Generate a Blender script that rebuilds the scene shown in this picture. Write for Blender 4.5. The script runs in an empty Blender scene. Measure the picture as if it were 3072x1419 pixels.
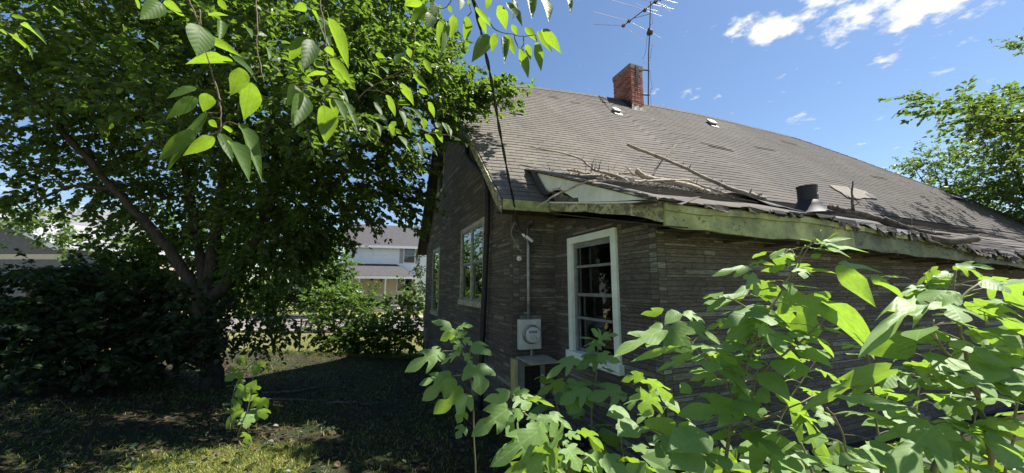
import bpy, bmesh, math, random
import numpy as np
from mathutils import Vector, Matrix
from mathutils.geometry import tessellate_polygon
random.seed(7); rng = np.random.default_rng(7)
S = bpy.context.scene; C = S.collection
R = math.radians
# ---------------------------------------------------------------- camera
F = 1080.0; PITCH = R(8); CZ = 1.6
cam = bpy.data.cameras.new('camera'); co = bpy.data.objects.new('camera', cam); C.objects.link(co)
cam.sensor_width = 36; cam.lens = 36*F/3072; cam.clip_start = 0.05; cam.clip_end = 2000
co.location = (0, 0, CZ); co.rotation_euler = (R(90)+PITCH, 0, 0); S.camera = co
# ---------------------------------------------------------------- sky, sun, exposure
SUN_EL, SUN_YAW = R(61), R(79)
S.view_settings.view_transform = 'Standard'; S.view_settings.look = 'None'
S.view_settings.exposure = 1.6; S.view_settings.gamma = 1; S.view_settings.use_curve_mapping = False
SUN_STRENGTH, SKY_STRENGTH = 4.0, 0.054
TOSUN = Vector((math.sin(SUN_YAW)*math.cos(SUN_EL), math.cos(SUN_YAW)*math.cos(SUN_EL), math.sin(SUN_EL)))
sl = bpy.data.lights.new('sun', 'SUN'); sl.energy = SUN_STRENGTH; sl.angle = R(0.5); sl.color = (1, .955, .87)
so = bpy.data.objects.new('sun', sl); C.objects.link(so); so.rotation_euler = TOSUN.to_track_quat('Z', 'Y').to_euler()

def ray(x, y):
    dx, dy, dz = (x-1536)/F, 1.0, (709.5-y)/F
    c, s = math.cos(PITCH), math.sin(PITCH)
    return Vector((dx, dy*c-dz*s, dy*s+dz*c))
EYE = Vector((0, 0, CZ))
def W(x, y, D):                      # the point at forward distance D on the sight line through a photo pixel (used to measure the photo)
    d = ray(x, y); return EYE+d*(D/d.y)

def nd(nt, t, **kw):
    n = nt.nodes.new(t)
    for k, v in kw.items():
        if k.startswith('i_'):
            key = k[2:]; n.inputs[int(key) if key.isdigit() else key.replace('_', ' ')].default_value = v
        else: setattr(n, k, v)
    return n
def ramp(nt, fac, stops):
    r = nt.nodes.new('ShaderNodeValToRGB'); e = r.color_ramp.elements
    while len(e) < len(stops): e.new(0.5)
    for el, (p, c) in zip(e, stops):
        el.position = p; el.color = (*c, 1) if not isinstance(c, (int, float)) else (c, c, c, 1)
    nt.links.new(fac, r.inputs[0]); return r.outputs[0]
def math_(nt, op, a, b=None, c=None):
    n = nt.nodes.new('ShaderNodeMath'); n.operation = op
    for i, v in enumerate((a, b, c)):
        if v is None: continue
        if isinstance(v, (int, float)): n.inputs[i].default_value = v
        else: nt.links.new(v, n.inputs[i])
    return n.outputs[0]
def mixc(nt, f, a, b, mode='MIX'):
    n = nt.nodes.new('ShaderNodeMix'); n.data_type = 'RGBA'; n.blend_type = mode
    for sock, v in ((n.inputs[0], f), (n.inputs[6], a), (n.inputs[7], b)):
        if isinstance(v, (int, float)): sock.default_value = v
        elif isinstance(v, tuple): sock.default_value = (*v, 1)
        else: nt.links.new(v, sock)
    return n.outputs[2]

w = bpy.data.worlds.new('World'); S.world = w; w.use_nodes = True; nt = w.node_tree; nt.nodes.clear()
sky = nd(nt, 'ShaderNodeTexSky', sky_type='NISHITA', sun_disc=False, sun_elevation=SUN_EL, sun_rotation=SUN_YAW, air_density=1.0, dust_density=0.3, ozone_density=2.0)
tc = nd(nt, 'ShaderNodeTexCoord'); sep = nd(nt, 'ShaderNodeSeparateXYZ'); nt.links.new(tc.outputs['Generated'], sep.inputs[0])
zc = math_(nt, 'ADD', math_(nt, 'MAXIMUM', sep.outputs[2], 0.0), 0.12)
cx_, cy_ = math_(nt, 'DIVIDE', sep.outputs[0], zc), math_(nt, 'DIVIDE', sep.outputs[1], zc)
comb = nd(nt, 'ShaderNodeCombineXYZ'); nt.links.new(cx_, comb.inputs[0]); nt.links.new(cy_, comb.inputs[1])
n1 = nd(nt, 'ShaderNodeTexNoise', i_Scale=9.0, i_Detail=10.0, i_Roughness=.6); nt.links.new(comb.outputs[0], n1.inputs['Vector'])
n2 = nd(nt, 'ShaderNodeTexNoise', i_Scale=.75, i_Detail=3.0, i_Roughness=.5); nt.links.new(comb.outputs[0], n2.inputs['Vector'])
bias = math_(nt, 'MULTIPLY', math_(nt, 'SUBTRACT', n2.outputs[0], .60), 1.3)
def cp(px, py):
    d = ray(px, py).normalized(); z = max(d.z, 0)+.12; return d.x/z, d.y/z
blob = None                                              # the cumulus banks the photo shows, in the plane of the cloud layer
for (px, py, rad, amp) in [(2345, 70, .10, .35), (2430, 25, .09, .32), (2545, 85, .08, .33), (2600, -10, .11, .31), (2780, 12, .12, .38), (2880, -10, .10, .36), (2700, -70, .2, .3), (2420, 365, .10, .1), (1990, 330, .12, .08), (60, 640, .9, .12), (1180, 670, .8, .1), (2220, 60, .06, .2), (3000,-60,.25,.2)]:
    a, b = cp(px, py)
    dx = math_(nt, 'SUBTRACT', cx_, a); dy = math_(nt, 'SUBTRACT', cy_, b)
    d2 = math_(nt, 'ADD', math_(nt, 'MULTIPLY', dx, dx), math_(nt, 'MULTIPLY', dy, dy))
    g = math_(nt, 'MULTIPLY', math_(nt, 'POWER', 2.718, math_(nt, 'MULTIPLY', d2, -1/(rad*rad))), amp)
    blob = g if blob is None else math_(nt, 'MAXIMUM', blob, g)
tot = math_(nt, 'ADD', math_(nt, 'MAXIMUM', math_(nt, 'MINIMUM', bias, .05), blob), math_(nt, 'MULTIPLY_ADD', n1.outputs[0], 1.25, -.125))
mask = ramp(nt, tot, [(.0, 0.0), (.665, 0.0), (.80, .9), (1.0, 1.0)])
shade = ramp(nt, tot, [(.7, (.62, .66, .74)), (.95, (1, 1, 1))])
n3 = nd(nt, 'ShaderNodeVectorMath', operation='SCALE'); nt.links.new(shade, n3.inputs[0]); n3.inputs['Scale'].default_value = 8.0
skyc = nd(nt, 'ShaderNodeHueSaturation', i_Saturation=1.06); nt.links.new(sky.outputs[0], skyc.inputs['Color'])
cl = mixc(nt, mask, skyc.outputs[0], n3.outputs[0])
bg = nd(nt, 'ShaderNodeBackground', i_Strength=SKY_STRENGTH); nt.links.new(cl, bg.inputs[0])
out = nd(nt, 'ShaderNodeOutputWorld'); nt.links.new(bg.outputs[0], out.inputs[0])

# ---------------------------------------------------------------- object helpers
def link(name, me, parent=None, **props):
    o = bpy.data.objects.new(name, me); C.objects.link(o)
    if parent is not None: o.parent = parent
    for k, v in props.items(): o[k] = v
    return o
def thing(name, label, cat, loc=(0, 0, 0), group=None):
    o = bpy.data.objects.new(name, None); C.objects.link(o); o.location = loc; o.empty_display_size = .1
    o['label'] = label; o['category'] = cat
    if group: o['group'] = group
    return o
def tag(o, label, cat, group=None):
    o['label'] = label; o['category'] = cat
    if group: o['group'] = group
    return o
class MB:
    def __init__(s): s.v = []; s.f = []
    def add(s, vs, fs):
        n = len(s.v); s.v += [tuple(p) for p in vs]; s.f += [tuple(i+n for i in f) for f in fs]; return s
    def hexa(s, p):                 # 8 points: bottom ring 0-3, top ring 4-7
        return s.add(p, [(0, 3, 2, 1), (4, 5, 6, 7), (0, 1, 5, 4), (1, 2, 6, 5), (2, 3, 7, 6), (3, 0, 4, 7)])
    def obox(s, o, X, Y, Z):        # box from corner o along three edge vectors
        o, X, Y, Z = map(Vector, (o, X, Y, Z))
        return s.hexa([o, o+X, o+X+Y, o+Y, o+Z, o+X+Z, o+X+Y+Z, o+Y+Z])
    def tube(s, pts, rad, n=6, cap=True):
        pts = [Vector(p) for p in pts]; m = len(pts)
        if isinstance(rad, (int, float)): rad = [rad]*m
        up = Vector((0, 0, 1)); base = len(s.v); prev = None
        for i, p in enumerate(pts):
            t = (pts[min(i+1, m-1)]-pts[max(i-1, 0)]).normalized()
            if prev is None:
                x = t.cross(up) if abs(t.z) < .95 else t.cross(Vector((1, 0, 0)))
            else: x = prev-t*prev.dot(t)
            x.normalize(); prev = x; y = t.cross(x)
            for k in range(n):
                a = 2*math.pi*k/n; s.v.append(tuple(p+(x*math.cos(a)+y*math.sin(a))*rad[i]))
        for i in range(m-1):
            for k in range(n):
                a = base+i*n+k; b = base+i*n+(k+1) % n; s.f.append((a, b, b+n, a+n))
        if cap:
            s.f.append(tuple(base+k for k in range(n))[::-1]); s.f.append(tuple(base+(m-1)*n+k for k in range(n)))
        return s
    def lathe(s, o, axis, prof, n=20):  # prof: (distance along axis, radius)
        axis = Vector(axis).normalized(); x = axis.orthogonal().normalized(); y = axis.cross(x); o = Vector(o); base = len(s.v)
        for (h, r) in prof:
            for k in range(n):
                a = 2*math.pi*k/n; s.v.append(tuple(o+axis*h+(x*math.cos(a)+y*math.sin(a))*r))
        for i in range(len(prof)-1):
            for k in range(n):
                a = base+i*n+k; b = base+i*n+(k+1) % n; s.f.append((a, b, b+n, a+n))
        s.f.append(tuple(base+k for k in range(n))[::-1]); s.f.append(tuple(base+(len(prof)-1)*n+k for k in range(n)))
        return s
    def prism(s, poly, off):        # polygon (3D points) extruded by a vector
        off = Vector(off); poly = [Vector(p) for p in poly]; n = len(poly)
        tris = tessellate_polygon([poly]); vs = poly+[p+off for p in poly]
        fs = [tuple(t) for t in tris]+[tuple(i+n for i in t[::-1]) for t in tris]
        fs += [(i, (i+1) % n, (i+1) % n+n, i+n) for i in range(n)]
        return s.add(vs, fs)
    def mesh(s, name, m, smooth=False):
        me = bpy.data.meshes.new(name); me.from_pydata(s.v, [], s.f)
        if m is not None: me.materials.append(m)
        if smooth: me.shade_smooth()
        else:
            bm = bmesh.new(); bm.from_mesh(me); bmesh.ops.recalc_face_normals(bm, faces=bm.faces); bm.to_mesh(me); bm.free()
        me.update(); return me
    def build(s, name, m, parent=None, smooth=False, bevel=0, **props):
        o = link(name, s.mesh(name, m, smooth), parent, **props)
        if bevel:
            b = o.modifiers.new('bevel', 'BEVEL'); b.width = bevel; b.segments = 2; b.limit_method = 'ANGLE'
        return o
def np_mesh(name, verts, faces, m, smooth=False):   # verts (N,3), faces (M,k)
    me = bpy.data.meshes.new(name); verts = np.asarray(verts, np.float32); faces = np.asarray(faces, np.int32)
    M, k = faces.shape
    me.vertices.add(len(verts)); me.vertices.foreach_set('co', verts.ravel())
    me.loops.add(M*k); me.loops.foreach_set('vertex_index', faces.ravel())
    me.polygons.add(M); me.polygons.foreach_set('loop_start', np.arange(0, M*k, k, dtype=np.int32))
    try: me.polygons.foreach_set('loop_total', np.full(M, k, np.int32))
    except Exception: pass
    me.materials.append(m); me.update(calc_edges=True); me.validate()
    if smooth: me.shade_smooth()
    else: me.shade_flat()
    return me

# ---------------------------------------------------------------- materials
def material(name):
    m = bpy.data.materials.new(name); m.use_nodes = True; nt = m.node_tree; nt.nodes.clear()
    o = nd(nt, 'ShaderNodeOutputMaterial'); p = nd(nt, 'ShaderNodeBsdfPrincipled'); nt.links.new(p.outputs[0], o.inputs[0])
    return m, nt, p, o
def rnd(nt):                         # a random number per loose piece, object or island
    a = nd(nt, 'ShaderNodeObjectInfo'); b = nd(nt, 'ShaderNodeNewGeometry')
    return math_(nt, 'FRACT', math_(nt, 'ADD', a.outputs['Random'], b.outputs['Random Per Island']))
def noise(nt, scale, detail=4, rough=.55, vec=None, stretch=None, dist=0.0):
    n = nd(nt, 'ShaderNodeTexNoise', i_Scale=scale, i_Detail=float(detail), i_Roughness=rough, i_Distortion=dist)
    g = vec
    if g is None: g = nd(nt, 'ShaderNodeNewGeometry').outputs['Position']
    if stretch:
        mp = nd(nt, 'ShaderNodeMapping'); mp.inputs['Scale'].default_value = stretch; nt.links.new(g, mp.inputs[0]); g = mp.outputs[0]
    nt.links.new(g, n.inputs['Vector']); return n.outputs[0]
def bump(nt, p, h, strength=.5, dist=.01):
    b = nd(nt, 'ShaderNodeBump', i_Strength=strength, i_Distance=dist); nt.links.new(h, b.inputs['Height']); nt.links.new(b.outputs[0], p.inputs['Normal'])
def plain(name, c1, c2, scale=6, rough=.7, metal=0, spec=.4, bs=.3, bd=.004, stretch=None, lo=.35, hi=.65, randomize=0.0):
    m, nt, p, o = material(name)
    n = noise(nt, scale, 6, .6, stretch=stretch); c = ramp(nt, n, [(lo, c1), (hi, c2)])
    if randomize:
        r = rnd(nt); c = mixc(nt, 1.0, c, ramp(nt, r, [(0, 1-randomize), (1, 1.0)]), 'MULTIPLY')
    nt.links.new(c, p.inputs['Base Color']); p.inputs['Roughness'].default_value = rough; p.inputs['Metallic'].default_value = metal
    p.inputs['Specular IOR Level'].default_value = spec
    if bs: bump(nt, p, noise(nt, scale*7, 5, .6, stretch=stretch), bs, bd)
    return m
def leaf_mat(name, dark, light, trans, tfac=.45, vein=False, rough=.42, spec=.35):
    m, nt, p, o = material(name); r = rnd(nt)
    c = ramp(nt, r, [(0, dark), (1, light)])
    t = mixc(nt, r, trans, tuple(x*1.25 for x in trans))
    if vein:
        uv = nd(nt, 'ShaderNodeUVMap'); sp = nd(nt, 'ShaderNodeSeparateXYZ'); nt.links.new(uv.outputs[0], sp.inputs[0])
        ax = math_(nt, 'ABSOLUTE', math_(nt, 'SUBTRACT', sp.outputs[0], .5))
        ph = math_(nt, 'SUBTRACT', sp.outputs[1], math_(nt, 'MULTIPLY', ax, .75))
        sn = math_(nt, 'ABSOLUTE', math_(nt, 'SINE', math_(nt, 'MULTIPLY', ph, 21.0)))
        lat = ramp(nt, sn, [(0, 1.0), (.13, 0.0)])
        mid = ramp(nt, ax, [(0.004, 1.0), (.016, 0.0)])
        v = math_(nt, 'MAXIMUM', math_(nt, 'MULTIPLY', lat, .55), mid)
        c = mixc(nt, math_(nt, 'MULTIPLY', v, .5), c, tuple(min(1, x*2.2) for x in light))
        t = mixc(nt, math_(nt, 'MULTIPLY', v, .55), t, tuple(x*.45 for x in trans))
        nz = noise(nt, 9, 4, .6, vec=uv.outputs[0])
        t = mixc(nt, 1.0, t, ramp(nt, nz, [(.3, .72), (.7, 1.0)]), 'MULTIPLY')
        hh = math_(nt, 'ADD', math_(nt, 'MULTIPLY', sn, .6), math_(nt, 'MULTIPLY', noise(nt, 40, 3, .5, vec=uv.outputs[0]), .4))
        bump(nt, p, hh, .22, .003)
    nt.links.new(c, p.inputs['Base Color']); p.inputs['Roughness'].default_value = rough; p.inputs['Specular IOR Level'].default_value = spec
    tr = nd(nt, 'ShaderNodeBsdfTranslucent'); nt.links.new(t, tr.inputs[0])
    mx = nd(nt, 'ShaderNodeMixShader'); mx.inputs[0].default_value = tfac
    nt.links.new(p.outputs[0], mx.inputs[1]); nt.links.new(tr.outputs[0], mx.inputs[2]); nt.links.new(mx.outputs[0], o.inputs[0])
    return m
M = {}
M['leaf_tree'] = leaf_mat('tree_leaf', (.020, .040, .011), (.058, .098, .024), (.17, .29, .026), .42)
M['leaf_hang'] = leaf_mat('hanging_leaf', (.045, .085, .022), (.075, .135, .035), (.27, .43, .025), .52, vein=True, rough=.48, spec=.26)
M['leaf_shrub'] = leaf_mat('shrub_leaf', (.14, .235, .07), (.20, .31, .10), (.34, .54, .05), .40, vein=True, rough=.5, spec=.3)
M['leaf_bush'] = leaf_mat('bush_leaf', (.045, .085, .02), (.085, .14, .035), (.16, .28, .03), .42)
M['leaf_shrub_small'] = leaf_mat('weed_leaf', (.09, .15, .05), (.14, .22, .08), (.3, .45, .03), .42)
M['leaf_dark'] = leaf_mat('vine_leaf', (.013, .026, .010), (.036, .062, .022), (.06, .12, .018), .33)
M['leaf_right'] = leaf_mat('locust_leaf', (.05, .09, .025), (.09, .14, .035), (.17, .27, .03), .42)
M['grass'] = leaf_mat('grass_blade', (.13, .18, .035), (.26, .25, .07), (.30, .34, .045), .36)
M['litter'] = plain('dry_leaf', (.05, .034, .02), (.13, .09, .048), 30, .8, bs=0, randomize=.5)
M['bark'] = plain('bark', (.024, .02, .016), (.07, .056, .042), 22, .9, bs=.9, bd=.02, stretch=(1, 1, .25))
M['twig'] = plain('twig_bark', (.07, .055, .035), (.14, .10, .06), 30, .8, bs=.3)
M['stem'] = plain('green_stem', (.12, .12, .05), (.2, .17, .09), 18, .6, bs=.2)
M['deadwood'] = plain('dead_wood', (.19, .155, .115), (.40, .335, .26), 14, .85, bs=.6, bd=.006, stretch=(1, 1, 2))
M['deadgrey'] = plain('grey_dead_wood', (.11, .095, .075), (.29, .25, .20), 9, .85, bs=.6, bd=.006)
M['deadbark'] = plain('dead_bark', (.045, .04, .036), (.16, .14, .12), 16, .9, bs=.7, bd=.008)
# imitation stone siding: striated strips of brown felt with paler worn ones
m, nt, p, o = material('imitation_stone_siding'); r = rnd(nt)
base = ramp(nt, r, [(0, (.125, .107, .086)), (.35, (.175, .15, .118)), (.62, (.15, .132, .108)), (.82, (.21, .19, .15)), (.90, (.25, .245, .19)), (1, (.31, .32, .245))])
st = noise(nt, 9, 7, .65, stretch=(1.3, 1.3, 16)); st2 = noise(nt, 60, 4, .6)
c = mixc(nt, 1.0, base, ramp(nt, st, [(.32, .35), (.5, .85), (.68, 1.35)]), 'MULTIPLY')
c = mixc(nt, 1.0, c, ramp(nt, st2, [(.3, .7), (.7, 1.15)]), 'MULTIPLY')
big = noise(nt, 1.1, 4, .6); c = mixc(nt, 1.0, c, ramp(nt, big, [(.3, .65), (.65, 1.1)]), 'MULTIPLY')
nt.links.new(c, p.inputs['Base Color']); p.inputs['Roughness'].default_value = .85; p.inputs['Specular IOR Level'].default_value = .25
bump(nt, p, math_(nt, 'ADD', st, math_(nt, 'MULTIPLY', st2, .35)), .8, .012); M['siding'] = m
M['sidingback'] = plain('siding_joint', (.04, .035, .03), (.07, .062, .052), 20, .95)
# asphalt shingles: weathered grey, brown stains near the gable, black algae in streaks
m, nt, p, o = material('asphalt_shingle'); r = rnd(nt)
c = ramp(nt, r, [(0, (.100, .090, .079)), (.5, (.108, .098, .087)), (1, (.118, .108, .097))])
pos = nd(nt, 'ShaderNodeNewGeometry').outputs['Position']
yawr = -21.8
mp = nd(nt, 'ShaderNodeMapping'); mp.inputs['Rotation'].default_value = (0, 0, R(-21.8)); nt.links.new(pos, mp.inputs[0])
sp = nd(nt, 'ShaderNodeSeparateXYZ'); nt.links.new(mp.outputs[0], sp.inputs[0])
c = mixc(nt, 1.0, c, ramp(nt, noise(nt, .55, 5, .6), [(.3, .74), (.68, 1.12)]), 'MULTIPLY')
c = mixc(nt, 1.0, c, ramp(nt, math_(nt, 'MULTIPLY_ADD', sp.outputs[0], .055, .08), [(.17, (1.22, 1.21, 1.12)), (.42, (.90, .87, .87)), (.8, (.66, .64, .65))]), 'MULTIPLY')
alg = noise(nt, 1.2, 5, .62, vec=mp.outputs[0], stretch=(1.0, .22, .22)); c = mixc(nt, math_(nt, 'MULTIPLY', ramp(nt, alg, [(.46, 0.0), (.66, 1.0)]), .62), c, (.062, .056, .056))
lich = math_(nt, 'MULTIPLY', ramp(nt, noise(nt, 1.6, 5, .6), [(.48, 0.0), (.66, 1.0)]), ramp(nt, math_(nt, 'MULTIPLY_ADD', sp.outputs[0], .2, .55), [(.15, .75), (.5, 0.0)]))
c = mixc(nt, math_(nt, 'MULTIPLY', lich, .5), c, (.20, .13, .07))
gr = noise(nt, 260, 2, .7); c = mixc(nt, 1.0, c, ramp(nt, gr, [(.25, .6), (.75, 1.4)]), 'MULTIPLY')
vor = nd(nt, 'ShaderNodeTexVoronoi', i_Scale=6.5); nt.links.new(pos, vor.inputs['Vector'])
c = mixc(nt, ramp(nt, vor.outputs['Distance'], [(.045, .65), (.085, 0.0)]), c, (.42, .38, .34))
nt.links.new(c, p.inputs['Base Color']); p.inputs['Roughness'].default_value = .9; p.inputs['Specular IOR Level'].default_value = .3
bump(nt, p, gr, .5, .004); M['shingle'] = m
M['underlay'] = plain('roofing_felt', (.018, .017, .017), (.04, .038, .036), 8, .9, spec=.15)
M['tar'] = plain('tar_paper', (.03, .032, .037), (.085, .09, .10), 45, .7, spec=.3, bs=.6, bd=.01)
# peeling pale green paint
def peel(name, paint, bare, amt, grime):
    m, nt, p, o = material(name)
    n = noise(nt, 11, 9, .72, dist=.6, stretch=(1, 1, 1.7)); k = ramp(nt, n, [(amt-.015, 0.0), (amt+.015, 1.0)])
    pc = mixc(nt, ramp(nt, noise(nt, 3.3, 8, .7), [(.36, 0.0), (.62, .95)]), paint, grime)
    bc = mixc(nt, noise(nt, 30, 4), bare, tuple(x*1.9 for x in bare))
    nt.links.new(mixc(nt, k, bc, pc), p.inputs['Base Color']); p.inputs['Roughness'].default_value = .6
    bump(nt, p, math_(nt, 'ADD', math_(nt, 'MULTIPLY', k, .8), math_(nt, 'MULTIPLY', noise(nt, 50, 4), .3)), .7, .006); return m
M['fascia'] = peel('peeling_green_paint', (.40, .43, .17), (.07, .055, .03), .385, (.12, .14, .04))
M['fascia_dark'] = peel('grimy_green_paint', (.17, .20, .085), (.035, .03, .02), .42, (.05, .06, .022))  # darker copy of the fascia paint: shade put into the colour, plus grime
M['fascia_bad'] = peel('badly_peeling_paint', (.54, .54, .29), (.10, .085, .06), .495, (.25, .25, .11))
M['cheek'] = peel('chalky_board_paint', (.80, .82, .74), (.14, .125, .09), .33, (.60, .64, .55))
M['frame'] = peel('white_window_paint', (.80, .83, .74), (.3, .27, .22), .28, (.62, .67, .56))
M['frame_old'] = peel('old_window_paint', (.46, .46, .32), (.12, .10, .07), .44, (.30, .30, .19))
M['sash'] = plain('aluminium_sash', (.13, .14, .13), (.24, .25, .235), 12, .5, spec=.5, bs=.1)
M['soffit'] = plain('soffit_wood', (.03, .026, .02), (.07, .06, .045), 8, .9, stretch=(1, 1, 4))
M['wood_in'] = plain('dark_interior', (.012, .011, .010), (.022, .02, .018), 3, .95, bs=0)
M['dim_curtain'] = plain('dusty_curtain', (.13, .14, .125), (.19, .20, .18), 4, .9, bs=0)  # grey for a sheet behind the panes that adds interior haze
M['blind'] = plain('blind_slat', (.20, .21, .19), (.30, .30, .28), 10, .6, bs=0)
m, nt, p, o = material('window_glass')
tb = nd(nt, 'ShaderNodeBsdfTransparent'); tb.inputs[0].default_value = (.55, .58, .56, 1)
gb = nd(nt, 'ShaderNodeBsdfGlossy', i_Roughness=.015); gb.inputs[0].default_value = (.9, .92, .92, 1)
fr = nd(nt, 'ShaderNodeFresnel', i_IOR=1.55); mx = nd(nt, 'ShaderNodeMixShader')
nt.links.new(math_(nt, 'MINIMUM', math_(nt, 'MULTIPLY_ADD', fr.outputs[0], 1.5, .02), 1.0), mx.inputs[0])
nt.links.new(tb.outputs[0], mx.inputs[1]); nt.links.new(gb.outputs[0], mx.inputs[2]); nt.links.new(mx.outputs[0], o.inputs[0]); M['glass'] = m
m, nt, p, o = material('chimney_brick'); r = rnd(nt)
c = ramp(nt, r, [(0, (.20, .075, .055)), (.5, (.29, .115, .085)), (1, (.38, .17, .13))])
pos = nd(nt, 'ShaderNodeNewGeometry').outputs['Position']
c = mixc(nt, 1.0, c, ramp(nt, noise(nt, 30, 5), [(.3, .75), (.7, 1.1)]), 'MULTIPLY'); nt.links.new(c, p.inputs['Base Color'])
p.inputs['Roughness'].default_value = .9; bump(nt, p, noise(nt, 80, 4), .6, .004); M['brick'] = m
M['mortar'] = plain('mortar', (.13, .11, .095), (.24, .20, .17), 25, .95)
M['soot'] = plain('roof_tar', (.014, .012, .012), (.03, .027, .026), 12, .6)
M['white_vent'] = plain('white_vent_paint', (.42, .41, .38), (.55, .54, .5), 9, .5, bs=.1)
M['blackpipe'] = plain('black_plastic', (.008, .008, .008), (.018, .018, .018), 14, .65, spec=.5, bs=.15)
M['rubber'] = plain('black_rubber', (.014, .015, .017), (.028, .03, .033), 10, .6, spec=.3, bs=.15)
M['cable'] = plain('cable_black', (.008, .008, .008), (.018, .017, .016), 20, .6, bs=.2)
M['cablegrey'] = plain('cable_grey', (.16, .15, .135), (.28, .27, .24), 20, .7, bs=.2)
M['galv'] = plain('galvanised_steel', (.20, .205, .20), (.34, .345, .335), 10, .5, metal=.5, bs=.15)
M['meterbox'] = plain('meter_grey_paint', (.46, .48, .43), (.58, .60, .54), 8, .45, spec=.5, bs=.08)
M['panelgrey'] = plain('panel_grey_paint', (.20, .21, .19), (.29, .30, .27), 8, .6, bs=.1)
M['board'] = plain('weathered_board', (.30, .26, .19), (.42, .38, .29), 6, .8, bs=.5, stretch=(1, 1, 3))
M['barepatch'] = plain('bare_roof_patch', (.13, .115, .10), (.21, .185, .155), 9, .9, bs=.4)
M['yellowwood'] = plain('yellowed_board', (.36, .30, .13), (.48, .41, .20), 8, .75, bs=.4)
M['breaker'] = plain('breaker_black', (.01, .01, .01), (.02, .02, .02), 10, .4, bs=0)
M['white_plastic'] = plain('white_plastic', (.62, .62, .6), (.75, .75, .72), 10, .4, bs=0)
M['dial'] = plain('meter_dial', (.55, .55, .5), (.62, .62, .57), 10, .4, bs=0)
m, nt, p, o = material('meter_dome'); p.inputs['Roughness'].default_value = .06; p.inputs['Base Color'].default_value = (.75, .77, .74, 1); p.inputs['Alpha'].default_value = .28; M['dome'] = m
M['alu'] = plain('antenna_aluminium', (.55, .56, .57), (.72, .73, .74), 12, .35, metal=.8, bs=0)
M['rust'] = plain('rusty_steel', (.045, .032, .028), (.10, .07, .058), 18, .75, metal=.2, bs=.3)
M['chain'] = plain('fence_wire', (.10, .10, .095), (.17, .17, .16), 10, .5, metal=.5, bs=0)
M['post'] = plain('fence_post_steel', (.06, .06, .058), (.11, .11, .105), 10, .55, metal=.4, bs=.1)
M['vinyl'] = plain('white_vinyl_siding', (.80, .81, .82), (.86, .87, .88), 3, .5, bs=0)
M['beige'] = plain('cream_siding', (.50, .44, .32), (.58, .52, .40), 3, .6, bs=0)
M['shutter'] = plain('grey_shutter', (.30, .30, .29), (.36, .36, .34), 6, .6, bs=0)
M['farroof'] = plain('far_roof_shingle', (.04, .038, .042), (.085, .08, .084), 9, .9, bs=.4)
M['greyroof'] = plain('light_roof_shingle', (.20, .20, .21), (.28, .28, .29), 9, .9, bs=.4)
M['darkgable'] = plain('grey_gable_siding', (.11, .11, .12), (.16, .16, .17), 5, .8, bs=.2)
M['trim'] = plain('white_trim', (.68, .69, .69), (.78, .78, .78), 5, .5, bs=0)
M['fenceboard'] = plain('brown_fence_board', (.10, .055, .03), (.19, .10, .055), 6, .85, stretch=(1, 1, .2), randomize=.3)
M['asphalt'] = plain('old_asphalt', (.15, .13, .12), (.21, .185, .17), 14, .95, bs=.4)
M['concrete'] = plain('kerb_concrete', (.30, .26, .22), (.42, .36, .31), 8, .9, bs=.3)
M['bin'] = plain('brown_bin_plastic', (.09, .06, .05), (.13, .09, .075), 6, .5, bs=0)
# the ground: dark soil and leaf mould in the yard, dry summer lawn beyond the fence
m, nt, p, o = material('yard_ground')
pos = nd(nt, 'ShaderNodeNewGeometry').outputs['Position']; sp = nd(nt, 'ShaderNodeSeparateXYZ'); nt.links.new(pos, sp.inputs[0])
soil = ramp(nt, noise(nt, 5, 8, .7), [(.3, (.018, .013, .009)), (.5, (.038, .028, .018)), (.7, (.07, .052, .033))])
moss = mixc(nt, ramp(nt, noise(nt, 1.7, 5, .6), [(.42, 0.0), (.58, .8)]), soil, (.03, .042, .014))
lawn = ramp(nt, noise(nt, 3.2, 7, .65), [(.3, (.12, .14, .045)), (.55, (.20, .19, .075)), (.75, (.26, .225, .11))])
far = ramp(nt, math_(nt, 'MULTIPLY_ADD', sp.outputs[1], .1, math_(nt, 'MULTIPLY', noise(nt, .8, 3), .12)), [(.0, 0.0), (1.0, 0.0)])
yn = math_(nt, 'ADD', sp.outputs[1], math_(nt, 'MULTIPLY', noise(nt, 1.5, 4), 1.2))
kf = nd(nt, 'ShaderNodeMapRange', i_1=12.4, i_2=13.6); nt.links.new(yn, kf.inputs[0])
kb = nd(nt, 'ShaderNodeMapRange', i_1=2.4, i_2=1.6); nt.links.new(yn, kb.inputs[0])
bounce_lawn = ramp(nt, noise(nt, 3.2, 7, .65), [(.3, (.24, .24, .11)), (.75, (.36, .32, .2))])  # pale unseen ground behind the camera, added to bounce light onto the house
nt.links.new(mixc(nt, kb.outputs[0], mixc(nt, kf.outputs[0], moss, lawn), bounce_lawn), p.inputs['Base Color']); p.inputs['Roughness'].default_value = .95; p.inputs['Specular IOR Level'].default_value = .2
bump(nt, p, noise(nt, 24, 8, .7), .9, .05); M['ground'] = m

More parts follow.
